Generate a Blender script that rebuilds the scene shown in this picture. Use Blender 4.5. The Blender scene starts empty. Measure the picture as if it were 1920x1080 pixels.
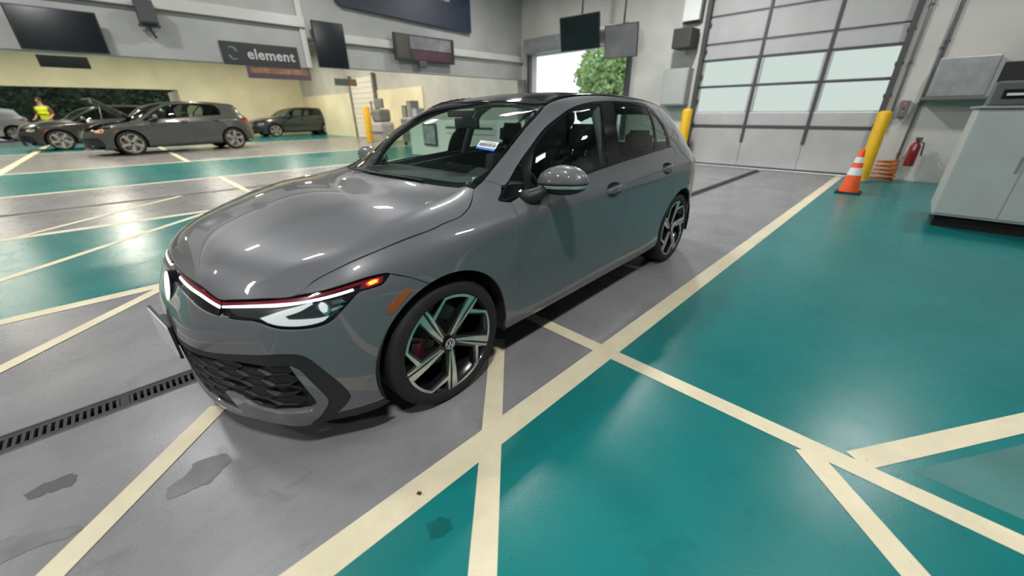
import bpy, bmesh, math, random
import numpy as np
from mathutils import Vector, Matrix, geometry
from mathutils.bvhtree import BVHTree
random.seed(7)
SC = bpy.context.scene
COL = SC.collection
YAW = 0.0352                       # the painted lanes are turned this much against the car
# ---------------------------------------------------------------- camera, light, exposure
cd = bpy.data.cameras.new('camera'); cam = bpy.data.objects.new('camera', cd); COL.objects.link(cam)
cd.sensor_fit = 'HORIZONTAL'; cd.sensor_width = 36; cd.lens = 36 * 706.81 / 1920
cd.clip_start = .05; cd.clip_end = 200
_y, _p, _r = -.7554, -.4364, -.0096
_f = Vector((math.sin(_y)*math.cos(_p), math.cos(_y)*math.cos(_p), math.sin(_p)))
_rt = Vector((math.cos(_y), -math.sin(_y), 0)); _u = _rt.cross(_f)
_r2 = _rt*math.cos(_r) + _u*math.sin(_r); _u2 = _u*math.cos(_r) - _rt*math.sin(_r)
_m = Matrix((_r2, _u2, -_f)).transposed().to_4x4(); _m.translation = (2.1172, -.9038, 1.3217)
cam.matrix_world = _m
cd.dof.use_dof = True; cd.dof.focus_distance = 2.1; cd.dof.aperture_fstop = 1.1
SC.camera = cam
SC.view_settings.view_transform = 'Standard'; SC.view_settings.look = 'None'
SC.view_settings.exposure = 0.0; SC.view_settings.gamma = 1.0
SC.view_settings.use_curve_mapping = False
w = bpy.data.worlds.new('overcast'); SC.world = w; w.use_nodes = True
w.node_tree.nodes['Background'].inputs[0].default_value = (.92, .97, .98, 1)
w.node_tree.nodes['Background'].inputs[1].default_value = 1.5
CEIL = 5.2
LAMPS = [(u, v) for u in (-26, -20.5, -15, -10.8, -6.2, -1.9, 3.0) for v in (-5.5, -1.4, 2.9, 7.3)]
LAMP_W = 95.0

def lane(u, v, z=0.0):
    c, s = math.cos(YAW), math.sin(YAW)
    return Vector((c*u + s*v, -s*u + c*v, z))
for i, (u, v) in enumerate(LAMPS):
    ld = bpy.data.lights.new('lamp_light', 'AREA'); ld.shape = 'RECTANGLE'; ld.size = .24; ld.size_y = .5
    ld.energy = LAMP_W * ({-5.5: 1.1, -1.4: 2.1, 2.9: .5, 7.3: 1.0}[v] if u > 2 else 2.5 if u > -3 and v > 7 else .7 if -3 < u and v == -1.4 else 1.0 if u > -14 else 1.9); ld.color = (1, .985, .985) if u > -14 else (1, .92, .76)
    lo = bpy.data.objects.new('lamp_light', ld); COL.objects.link(lo)
    lo.location = lane(u, v, CEIL - .36); lo.rotation_euler = (0, 0, -YAW)

# ---------------------------------------------------------------- materials
def mat(name, col, rough=.5, metal=0, coat=0, noise=0.0, scale=8.0, bump=0.0, spec=.5, emit=None, estr=0, alpha=None, dirt=None):
    m = bpy.data.materials.new(name); m.use_nodes = True
    nt = m.node_tree; b = nt.nodes['Principled BSDF']
    b.inputs['Base Color'].default_value = (*col, 1); b.inputs['Roughness'].default_value = rough
    b.inputs['Metallic'].default_value = metal; b.inputs['Coat Weight'].default_value = coat
    b.inputs['Coat Roughness'].default_value = .03; b.inputs['Specular IOR Level'].default_value = spec
    if emit: b.inputs['Emission Color'].default_value = (*emit, 1); b.inputs['Emission Strength'].default_value = estr
    if noise or bump:
        tc = nt.nodes.new('ShaderNodeTexCoord'); n = nt.nodes.new('ShaderNodeTexNoise')
        n.inputs['Scale'].default_value = scale; n.inputs['Detail'].default_value = 5
        nt.links.new(tc.outputs['Object'], n.inputs['Vector'])
        if noise:
            r = nt.nodes.new('ShaderNodeValToRGB')
            r.color_ramp.elements[0].position = .3; r.color_ramp.elements[1].position = .7
            r.color_ramp.elements[0].color = (*[max(0, c*(1-noise)) for c in col], 1)
            r.color_ramp.elements[1].color = (*[min(1, c*(1+noise)) for c in col], 1)
            nt.links.new(n.outputs['Fac'], r.inputs[0]); nt.links.new(r.outputs[0], b.inputs['Base Color'])
        if bump:
            bp = nt.nodes.new('ShaderNodeBump'); bp.inputs['Strength'].default_value = bump; bp.inputs['Distance'].default_value = .01
            n2 = nt.nodes.new('ShaderNodeTexNoise'); n2.inputs['Scale'].default_value = scale*9; n2.inputs['Detail'].default_value = 4
            nt.links.new(tc.outputs['Object'], n2.inputs['Vector'])
            nt.links.new(n2.outputs['Fac'], bp.inputs['Height']); nt.links.new(bp.outputs[0], b.inputs['Normal'])
    return m

def floor_mat(name, col, dark, rough=.42, stain=.35, sscale=1.3, speck=True):
    """painted concrete: broad blotches, dirt films, small chips and a changing gloss"""
    m = bpy.data.materials.new(name); m.use_nodes = True; nt = m.node_tree; L = nt.links.new
    b = nt.nodes['Principled BSDF']
    tc = nt.nodes.new('ShaderNodeTexCoord')
    def noise(sc, det=6, rgh=.6, dist=0):
        n = nt.nodes.new('ShaderNodeTexNoise'); n.inputs['Scale'].default_value = sc; n.inputs['Detail'].default_value = det
        n.inputs['Roughness'].default_value = rgh; n.inputs['Distortion'].default_value = dist
        L(tc.outputs['Object'], n.inputs['Vector']); return n
    def ramp(n, a, c, ca=(0, 0, 0, 1), cb=(1, 1, 1, 1)):
        r = nt.nodes.new('ShaderNodeValToRGB'); r.color_ramp.elements[0].position = a; r.color_ramp.elements[1].position = c
        r.color_ramp.elements[0].color = ca; r.color_ramp.elements[1].color = cb; L(n.outputs['Fac'], r.inputs[0]); return r
    def mix(fac, a, c):
        x = nt.nodes.new('ShaderNodeMix'); x.data_type = 'RGBA'
        if hasattr(fac, 'is_linked'): L(fac, x.inputs[0])
        else: x.inputs[0].default_value = fac
        for s, v in ((x.inputs[6], a), (x.inputs[7], c)):
            if isinstance(v, tuple): s.default_value = (*v, 1)
            else: L(v, s)
        return x.outputs[2]
    n1 = noise(sscale, 7, .65, .4); r1 = ramp(n1, .35, .75)
    base = mix(r1.outputs[0], tuple(c*(1-stain*.45) for c in col), tuple(min(1, c*(1+stain*.25)) for c in col))
    n2 = noise(sscale*3.1, 8, .7, .8); r2 = ramp(n2, .60, .66)
    mm = nt.nodes.new('ShaderNodeMath'); mm.operation = 'MULTIPLY'; mm.inputs[1].default_value = stain*.75; L(r2.outputs[0], mm.inputs[0])
    base = mix(mm.outputs[0], base, dark)
    if speck:
        n3 = noise(55, 3, .6); r3 = ramp(n3, .70, .73)
        m3 = nt.nodes.new('ShaderNodeMath'); m3.operation = 'MULTIPLY'; m3.inputs[1].default_value = .5; L(r3.outputs[0], m3.inputs[0])
        base = mix(m3.outputs[0], base, tuple(c*.45 for c in dark))
    L(base, b.inputs['Base Color'])
    n4 = noise(5, 5, .6); mr = nt.nodes.new('ShaderNodeMapRange'); mr.inputs[3].default_value = rough*.8; mr.inputs[4].default_value = rough*1.3
    L(n4.outputs['Fac'], mr.inputs[0]); L(mr.outputs[0], b.inputs['Roughness'])
    n5 = noise(130, 4, .6); bp = nt.nodes.new('ShaderNodeBump'); bp.inputs['Strength'].default_value = .12; bp.inputs['Distance'].default_value = .004
    L(n5.outputs['Fac'], bp.inputs['Height']); L(bp.outputs[0], b.inputs['Normal'])
    b.inputs['Specular IOR Level'].default_value = .4
    return m

def glass_mat(name, tint, ior=1.5):
    m = bpy.data.materials.new(name); m.use_nodes = True; nt = m.node_tree
    for n in list(nt.nodes): nt.nodes.remove(n)
    o = nt.nodes.new('ShaderNodeOutputMaterial'); t = nt.nodes.new('ShaderNodeBsdfTransparent'); g = nt.nodes.new('ShaderNodeBsdfGlossy')
    t.inputs[0].default_value = (*tint, 1); g.inputs['Roughness'].default_value = .02
    f = nt.nodes.new('ShaderNodeFresnel'); ge = nt.nodes.new('ShaderNodeNewGeometry'); mr = nt.nodes.new('ShaderNodeMapRange')
    mr.inputs[3].default_value = ior; mr.inputs[4].default_value = 1/ior          # a thin pane: the same reflection from both sides
    nt.links.new(ge.outputs['Backfacing'], mr.inputs[0]); nt.links.new(mr.outputs[0], f.inputs['IOR'])
    x = nt.nodes.new('ShaderNodeMixShader'); nt.links.new(f.outputs[0], x.inputs[0])
    nt.links.new(t.outputs[0], x.inputs[1]); nt.links.new(g.outputs[0], x.inputs[2]); nt.links.new(x.outputs[0], o.inputs[0])
    return m

M = {}
M['paint'] = mat('grey_paint', (.104, .106, .115), .40, 0, 1.0, spec=.5)
M['black_gloss'] = mat('black_gloss', (.008, .008, .009), .10, 0, 0, spec=.35)
M['black_plastic'] = mat('black_plastic', (.014, .0145, .015), .5, bump=.1, scale=30)
M['trim_grey'] = mat('satin_trim', (.012, .0125, .013), .5)
M['cell'] = mat('grille_plastic', (.010, .0105, .011), .5, spec=.35)
M['lamp_inner'] = mat('lamp_inner', (.085, .09, .095), .3, .7)
M['emblem'] = mat('hub_emblem_silver', (.62, .63, .62), .35, .35)
M['dark'] = mat('dark_void', (.004, .004, .004), .9)
M['rubber'] = mat('rubber', (.010, .010, .010), .75, noise=.3, scale=20, bump=.15)
M['alloy'] = mat('machined_alloy', (.70, .71, .70), .30, 1.0, noise=.05, scale=40)
M['rim_black'] = mat('rim_black', (.008, .008, .009), .25, 0, .3)
M['caliper'] = mat('caliper_red', (.10, .004, .012), .4, 0, .3)
M['disc'] = mat('brake_disc', (.10, .10, .10), .45, .9, noise=.2, scale=30)
M['chrome'] = mat('chrome', (.75, .76, .77), .12, 1.0)
M['red'] = mat('red_trim', (.20, .006, .02), .25, 0, .5)
M['drl'] = mat('light_strip', (.9, .9, .9), .4, emit=(1, .97, .95), estr=2.2)
M['reflector'] = mat('lamp_reflector', (.75, .78, .78), .22, .3, emit=(.9, 1, .97), estr=.26)
M['projector'] = mat('lamp_projector', (.8, .82, .82), .1, .2, emit=(.95, 1, .98), estr=.30)
M['turn'] = mat('turn_light', (.9, .25, .02), .3, emit=(1, .36, .03), estr=5.0)
M['turn_halo'] = mat('turn_halo', (.6, .05, .01), .3, emit=(1, .05, .01), estr=1.0)
M['amber'] = mat('amber_reflector', (.30, .075, .012), .25, 0, .5, noise=.15, scale=90)
M['badge'] = mat('badge_light', (.95, .95, .95), .3, emit=(1, 1, 1), estr=.85)
M['lens'] = glass_mat('clear_lens', (.97, .98, .98), 1.35)
M['windshield'] = glass_mat('windshield_glass', (.80, .90, .84), 1.5)
M['side_glass'] = glass_mat('side_glass', (.72, .83, .77), 1.5)
M['privacy'] = glass_mat('rear_glass', (.45, .54, .5), 1.5)
M['seat'] = mat('seat_cloth', (.028, .029, .030), .8, noise=.3, scale=60)
M['headliner'] = mat('headliner', (.16, .155, .15), .9)
M['dash'] = mat('dashboard', (.022, .026, .026), .55, bump=.1, scale=40)
M['white'] = mat('white_plastic', (.75, .76, .75), .4)
M['plate'] = mat('plate_white', (.72, .74, .74), .35)
M['blue'] = mat('label_blue', (.03, .16, .62), .5)
M['ink'] = mat('label_ink', (.06, .07, .08), .6)
M['mirror'] = mat('mirror_glass', (.8, .85, .85), .03, 1.0)
M['tail'] = mat('tail_red', (.25, .01, .015), .15, 0, .7)

# ---------------------------------------------------------------- object helpers
def link(name, me, m=None, parent=None, kind=None):
    o = bpy.data.objects.new(name, me); COL.objects.link(o)
    if m is not None and len(me.materials) == 0: me.materials.append(m)
    if parent is not None: o.parent = parent
    if kind: o['kind'] = kind
    return o
def tag(o, label, cat, group=None):
    o['label'] = label; o['category'] = cat
    if group: o['group'] = group
    return o
def empty(name, loc, rz=0, label=None, cat=None, group=None, parent=None):
    o = bpy.data.objects.new(name, None); COL.objects.link(o); o.location = loc; o.rotation_euler = (0, 0, rz)
    o.empty_display_size = .1
    if label: tag(o, label, cat, group)
    if parent: o.parent = parent
    return o
def bm_mesh(name, bm, smooth=False):
    me = bpy.data.meshes.new(name); bm.normal_update(); bm.to_mesh(me); bm.free()
    if smooth:
        for p in me.polygons: p.use_smooth = True
    return me
def box_bm(bm, x0, x1, y0, y1, z0, z1, bev=0):
    r = bmesh.ops.create_cube(bm, size=1); vs = r['verts']
    bmesh.ops.scale(bm, vec=(x1-x0, y1-y0, z1-z0), verts=vs); bmesh.ops.translate(bm, vec=((x0+x1)/2, (y0+y1)/2, (z0+z1)/2), verts=vs)
    if bev:
        es = list({e for v in vs for e in v.link_edges})
        bmesh.ops.bevel(bm, geom=es, offset=bev, segments=2, affect='EDGES', profile=.6)
def box(name, x0, x1, y0, y1, z0, z1, m, parent=None, bev=0, kind=None, rot=None):
    bm = bmesh.new(); box_bm(bm, x0, x1, y0, y1, z0, z1, bev)
    o = link(name, bm_mesh(name, bm), m, parent, kind)
    return o
def lathe(name, prof, m, parent=None, n=48, axis='z', smooth=True, closed=False):
    """prof: list of (r, h); turned about the axis"""
    V = []; F = []
    for i in range(n):
        a = 2*math.pi*i/n; c, s = math.cos(a), math.sin(a)
        for r, h in prof:
            V.append((r*c, r*s, h) if axis == 'z' else (h, r*c, r*s))
    k = len(prof)
    for i in range(n):
        j = (i+1) % n
        for q in range(k-1 if not closed else k):
            q2 = (q+1) % k
            F.append((i*k+q, j*k+q, j*k+q2, i*k+q2))
    me = bpy.data.meshes.new(name); me.from_pydata(V, [], F); me.update()
    bm = bmesh.new(); bm.from_mesh(me); bmesh.ops.remove_doubles(bm, verts=bm.verts, dist=1e-6); bmesh.ops.recalc_face_normals(bm, faces=bm.faces); bm.to_mesh(me); bm.free()
    if smooth:
        for p in me.polygons: p.use_smooth = True
        try: me.set_sharp_from_angle(angle=math.radians(40))
        except Exception: pass
    return link(name, me, m, parent)
def tube_bm(bm, pts, r, n=8, cap=True):
    pts = [Vector(p) for p in pts]; rings = []
    for i, p in enumerate(pts):
        t = (pts[min(i+1, len(pts)-1)] - pts[max(i-1, 0)]).normalized()
        a = t.cross(Vector((0, 0, 1)))
        if a.length < 1e-3: a = t.cross(Vector((1, 0, 0)))
        a.normalize(); b = t.cross(a)
        rr = r[i] if isinstance(r, (list, tuple)) else r
        rings.append([bm.verts.new(p + (a*math.cos(2*math.pi*k/n) + b*math.sin(2*math.pi*k/n))*rr) for k in range(n)])
    for i in range(len(rings)-1):
        for k in range(n): bm.faces.new((rings[i][k], rings[i][(k+1) % n], rings[i+1][(k+1) % n], rings[i+1][k]))
    if cap: bm.faces.new(list(reversed(rings[0]))); bm.faces.new(rings[-1])
def tube(name, pts, r, m, parent=None, n=8):
    bm = bmesh.new(); tube_bm(bm, pts, r, n); bmesh.ops.recalc_face_normals(bm, faces=bm.faces)
    return link(name, bm_mesh(name, bm, True), m, parent)
def plate_bm(bm, poly, h0, h1, fn):
    """a flat outline given thickness; fn(p, h) -> 3D"""
    a = [bm.verts.new(fn(p, h0)) for p in poly]; b = [bm.verts.new(fn(p, h1)) for p in poly]
    bm.faces.new(list(reversed(a))); bm.faces.new(b)
    for i in range(len(poly)):
        j = (i+1) % len(poly); bm.faces.new((a[i], a[j], b[j], b[i]))
def plate(name, polys, h0, h1, fn, m, parent=None):
    bm = bmesh.new()
    for p in polys: plate_bm(bm, p, h0, h1, fn)
    bmesh.ops.recalc_face_normals(bm, faces=bm.faces)
    return link(name, bm_mesh(name, bm), m, parent)
def text_mesh(name, s, size, m, parent=None, depth=.004, space=1.0, offset=0.0):
    cu = bpy.data.curves.new(name, 'FONT'); cu.body = s; cu.size = size; cu.extrude = depth; cu.align_x = 'CENTER'; cu.align_y = 'CENTER'
    cu.space_character = space; cu.offset = offset; cu.resolution_u = 3
    t = bpy.data.objects.new('t', cu); COL.objects.link(t)
    me = bpy.data.meshes.new_from_object(t.evaluated_get(bpy.context.evaluated_depsgraph_get())); bpy.data.objects.remove(t); bpy.data.curves.remove(cu)
    me.materials.clear()
    return link(name, me, m, parent)
# ---------------------------------------------------------------- the body surface of the hatchback (left half, mirrored)
SIDE = {  # column: list of (x,y,z) rows r0..r6
 0:[(.705,-.625,.16),(.715,-.65,.24),(.722,-.66,.40),(.718,-.655,.54),(.71,-.635,.64),(.70,-.60,.705),(.68,-.55,.765)],
 1:[(.795,-.475,.165),(.806,-.48,.25),(.814,-.485,.41),(.813,-.48,.55),(.808,-.47,.66),(.792,-.455,.745),(.738,-.43,.815)],
 2:[(.843,-.31,.18),(.850,-.30,.25),(.862,-.30,.42),(.868,-.30,.57),(.866,-.30,.69),(.845,-.29,.78),(.768,-.27,.866)],
 3:[(.79,0,.20),(.872,0,.245),(.886,0,.42),(.896,0,.59),(.892,0,.73),(.866,0,.825),(.76,.02,.922)],
 4:[(.79,.36,.2),(.868,.36,.255),(.872,.36,.42),(.889,.36,.60),(.891,.36,.76),(.870,.36,.86),(.70,.36,.972)],
 5:[(.79,.75,.2),(.870,.75,.25),(.868,.75,.42),(.884,.75,.60),(.892,.75,.765),(.884,.75,.86),(.838,.75,.945)],
 6:[(.79,1.25,.2),(.870,1.25,.25),(.868,1.25,.42),(.884,1.25,.60),(.894,1.25,.775),(.889,1.25,.87),(.842,1.25,.97)],
 7:[(.79,1.75,.2),(.871,1.75,.25),(.869,1.75,.42),(.886,1.75,.60),(.894,1.75,.78),(.890,1.75,.885),(.838,1.75,.992)],
 8:[(.79,2.2,.2),(.874,2.2,.25),(.876,2.2,.42),(.890,2.2,.60),(.895,2.2,.79),(.889,2.2,.90),(.828,2.2,1.012)],
 9:[(.79,2.63,.2),(.862,2.63,.255),(.885,2.63,.42),(.897,2.63,.60),(.895,2.63,.80),(.880,2.63,.915),(.80,2.63,1.035)],
 10:[(.76,2.95,.21),(.835,2.93,.26),(.858,2.93,.42),(.870,2.92,.60),(.868,2.91,.80),(.848,2.90,.92),(.757,2.90,1.04)],
 11:[(.69,3.15,.22),(.76,3.17,.27),(.785,3.16,.42),(.795,3.15,.60),(.79,3.12,.80),(.762,3.10,.92),(.69,3.04,1.04)],
 12:[(.60,3.26,.2),(.63,3.30,.26),(.65,3.32,.42),(.65,3.31,.6),(.64,3.28,.79),(.63,3.24,.91),(.61,3.17,1.0)],
}
UP = {4:[(.665,.62,1.115),(.62,.90,1.28)],5:[(.763,.95,1.14),(.588,1.15,1.382)],6:[(.762,1.35,1.185),(.578,1.45,1.412)],
 7:[(.760,1.8,1.20),(.572,1.8,1.415)],8:[(.742,2.2,1.205),(.562,2.2,1.402)],9:[(.710,2.55,1.20),(.546,2.5,1.38)],
 10:[(.668,2.82,1.195),(.525,2.75,1.352)],11:[(.615,3.0,1.18),(.50,2.93,1.31)]}
CEN = [(-.87,.16),(-.888,.24),(-.895,.40),(-.885,.53),(-.850,.61),(-.815,.685),(-.775,.752),
 (-.67,.83),(-.42,.905),(-.1,.963),(.22,.992),(.465,1.17),(.775,1.335),(1.12,1.41),(1.45,1.450),(1.8,1.46),(2.2,1.455),(2.55,1.435),(2.85,1.405),(3.08,1.36),
 (3.18,1.19),(3.26,1.05),(3.32,.98),(3.35,.90),(3.40,.78),(3.42,.6),(3.42,.42),(3.39,.26),(3.3,.2)]
#        front                       hood               ws     roof                 rear
PY = [2.6,2.6,2.6,3.0,3.4,3.6,3.4]+[3.0,2.2,2.2,2.2]+[2.8,2.8,2.4]+[2.0]*6+[2.2]*9
PZ = [2.0]*7+[2.4,2.6,2.6,2.2]+[2.8]*2+[2.4]*7+[2.0]*9
GZ = {6:[1,.55,.16,.035,0],7:[1,.52,.15,.03,0],8:[1,.50,.14,.03,0],9:[1,.50,.14,.03,0],10:[1,.55,.16,.035,0]}
LAT = [1,.87,.58,.29,0]
def base_targets():
    V=[];F=[];idx={}
    def add(k,p): idx[k]=len(V); V.append(p)
    for c in range(13):
        for r in range(7): add((c,r),SIDE[c][r])
        if c in UP:
            for j in (0,1): add((c,7+j),UP[c][j])
    for c in range(12):
        for r in range(6): F.append([idx[(c,r)],idx[(c+1,r)],idx[(c+1,r+1)],idx[(c,r+1)]])
        if 4<=c<=10:
            for r in (6,7): F.append([idx[(c,r)],idx[(c+1,r)],idx[(c+1,r+1)],idx[(c,r+1)]])
    edge=[(0,r) for r in range(7)]+[(c,6) for c in (1,2,3,4)]+[(4,7),(4,8)]+[(c,8) for c in range(5,12)]+[(11,7),(11,6)]+[(12,r) for r in range(6,-1,-1)]
    for i,k in enumerate(edge):
        ex,ey,ez=V[idx[k]]; cy,cz=CEN[i]
        for j,f in enumerate(LAT):
            if j==0: idx[('R',i,0)]=idx[k]; continue
            add(('R',i,j),(f*ex,cy+(ey-cy)*f**PY[i],cz+(ez-cz)*(GZ[i][j] if i in GZ else f**PZ[i])))
    for i in range(len(edge)-1):
        for j in range(4): F.append([idx[('R',i,j)],idx[('R',i+1,j)],idx[('R',i+1,j+1)],idx[('R',i,j+1)]])
    V=np.array(V,float); n=len(V)
    # mirror
    cen=[idx[('R',i,4)] for i in range(len(edge))]; cs=set(cen)
    mm={};VV=list(map(tuple,V))
    for i in range(n):
        if i in cs: mm[i]=i
        else: mm[i]=len(VV); VV.append((-V[i][0],V[i][1],V[i][2]))
    global CREASE
    CREASE=set()
    for i in range(6,11):
        a,b=idx[('R',i,1)],idx[('R',i+1,1)]
        CREASE|={frozenset((a,b)),frozenset((mm[a],mm[b]))}
    FF=[tuple(f) for f in F]+[tuple(mm[i] for i in reversed(f)) for f in F]
    return np.array(VV),FF
def subd(V,F,level):
    me=bpy.data.meshes.new('tmp'); me.from_pydata([tuple(v) for v in V],[],F); me.update()
    at=me.attributes.new('crease_edge','FLOAT','EDGE')
    for e in me.edges:
        if frozenset(e.vertices) in CREASE: at.data[e.index].value=.55
    ob=bpy.data.objects.new('tmp',me); bpy.context.scene.collection.objects.link(ob)
    m=ob.modifiers.new('s','SUBSURF'); m.levels=level; m.render_levels=level; m.use_limit_surface=True; m.boundary_smooth='ALL'; m.use_creases=True
    dg=bpy.context.evaluated_depsgraph_get(); e=ob.evaluated_get(dg); em=e.to_mesh()
    co=np.zeros(len(em.vertices)*3); em.vertices.foreach_get('co',co); co=co.reshape(-1,3)
    faces=[tuple(p.vertices) for p in em.polygons]
    no=np.zeros(len(em.vertices)*3); em.vertex_normals.foreach_get('vector',no); no=no.reshape(-1,3)
    e.to_mesh_clear(); bpy.data.objects.remove(ob); bpy.data.meshes.remove(me)
    return co,faces,no
def base_surface(level=4,iters=5):
    T,F=base_targets(); C=T.copy()
    for _ in range(iters):
        L,_,_=subd(C,F,1); C=C+(T-L[:len(C)])
    return subd(C,F,level)
# ---------------------------------------------------------------- cutting panels out of that surface
_co, _fc, _no = base_surface(4)
_tri = []
for f in _fc: _tri += [(f[0], f[1], f[2]), (f[0], f[2], f[3])] if len(f) == 4 else [tuple(f)]
BV = BVHTree.FromPolygons([tuple(c) for c in _co], _tri)
def _nrm(p, i):
    a, b, c = (Vector(_co[k]) for k in _tri[i])
    try: w = geometry.barycentric_transform(p, a, b, c, Vector((1, 0, 0)), Vector((0, 1, 0)), Vector((0, 0, 1)))
    except Exception: w = Vector((1/3,)*3)
    n = sum((Vector(_no[k])*x for k, x in zip(_tri[i], w)), Vector((0, 0, 0)))
    return n.normalized()
def nearest(p):
    h = BV.find_nearest(Vector(p)); return h[0], _nrm(h[0], h[2])
class Ortho:
    def __init__(s, d):
        s.d = Vector(d).normalized(); up = Vector((0, 0, 1)) if abs(s.d.z) < .95 else Vector((0, 1, 0))
        s.a = s.d.cross(up).normalized(); s.b = s.a.cross(s.d)
    def to2(s, p): p = Vector(p); return (p.dot(s.a), p.dot(s.b))
    def cast(s, q):
        h = BV.ray_cast(s.a*q[0] + s.b*q[1] - s.d*8, s.d)
        return None if h[0] is None else (h[0], _nrm(h[0], h[2]))
class Cyl:
    R = .85
    def to2(s, p): return (math.atan2(p[0], -p[1])*s.R, p[2])
    def cast(s, q):
        t = q[0]/s.R; d = Vector((-math.sin(t), math.cos(t), 0)); h = BV.ray_cast(Vector((0, 0, q[1])) - d*4, d)
        return None if h[0] is None else (h[0], _nrm(h[0], h[2]))
SIDEC = Ortho((-1, 0, 0)); RAIL = Ortho((-.88, 0, -.48)); GLASS = Ortho((-.94, 0, -.34)); TOPC = Ortho((0, .0, -1)); NOSE = Ortho((0, .45, -.89))
FEND = Ortho((-.87, .1, -.48)); WS = Ortho((0, .5, -.86)); LAMPC = Ortho((-.7, .7, -.1)); REAR = Ortho((0, -1, -.12)); CYL = Cyl()

def smooth_loop(P, sp, closed=True, corner=38):
    P = [np.array(p, float) for p in P]; n = len(P); out = []
    cor = []
    for i in range(n):
        a = P[i]-P[i-1]; b = P[(i+1) % n]-P[i]
        ca = a@b/(np.linalg.norm(a)*np.linalg.norm(b)+1e-12); cor.append(math.degrees(math.acos(max(-1, min(1, ca)))) > corner)
    if not closed: cor[0] = cor[-1] = True
    for i in range(n if closed else n-1):
        p1, p2 = P[i], P[(i+1) % n]
        p0 = P[i-1] if not cor[i] else 2*p1-p2
        p3 = P[(i+2) % n] if not cor[(i+1) % n] else 2*p2-p1
        L = np.linalg.norm(p2-p1); k = max(1, int(round(L/sp)))
        d0, d1, d2 = [max(1e-6, np.linalg.norm(q))**.5 for q in (p1-p0, p2-p1, p3-p2)]
        m1 = (p2-p1) + d1*((p1-p0)/d0 - (p2-p0)/(d0+d1)); m2 = (p2-p1) + d1*((p3-p2)/d2 - (p3-p1)/(d1+d2))
        for j in range(k):
            t = j/k; out.append((2*t**3-3*t**2+1)*p1 + (t**3-2*t**2+t)*m1 + (-2*t**3+3*t**2)*p2 + (t**3-t**2)*m2)
    if not closed: out.append(P[-1])
    return out
def inside(poly, X, Y):
    r = np.zeros(X.shape, bool); n = len(poly)
    for i in range(n):
        x1, y1 = poly[i]; x2, y2 = poly[i-1]
        c = ((y1 > Y) != (y2 > Y))
        if y1 != y2: r ^= c & (X < (x2-x1)*(Y-y1)/(y2-y1)+x1)
    return r
def half(L):
    """a loop from centre to centre on the left becomes the whole symmetric loop"""
    L = [tuple(p) for p in L]
    return L + [(-p[0], p[1], p[2]) for p in reversed(L) if abs(p[0]) > 1e-6]
def to_mesh(name, V, F, N):
    me = bpy.data.meshes.new(name); me.from_pydata([tuple(v) for v in V], [], F); me.update()
    for p in me.polygons: p.use_smooth = True
    me.normals_split_custom_set_from_vertices([tuple(n) for n in N])
    return me
def mirrored(me, name):
    V = [(-v.co.x, v.co.y, v.co.z) for v in me.vertices]
    N = [None]*len(V)
    cn = me.corner_normals
    for l in me.loops:
        if N[l.vertex_index] is None: v = cn[l.index].vector; N[l.vertex_index] = (-v.x, v.y, v.z)
    N = [n or (0, 0, 1) for n in N]
    return to_mesh(name, V, [tuple(reversed(p.vertices)) for p in me.polygons], N)
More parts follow.
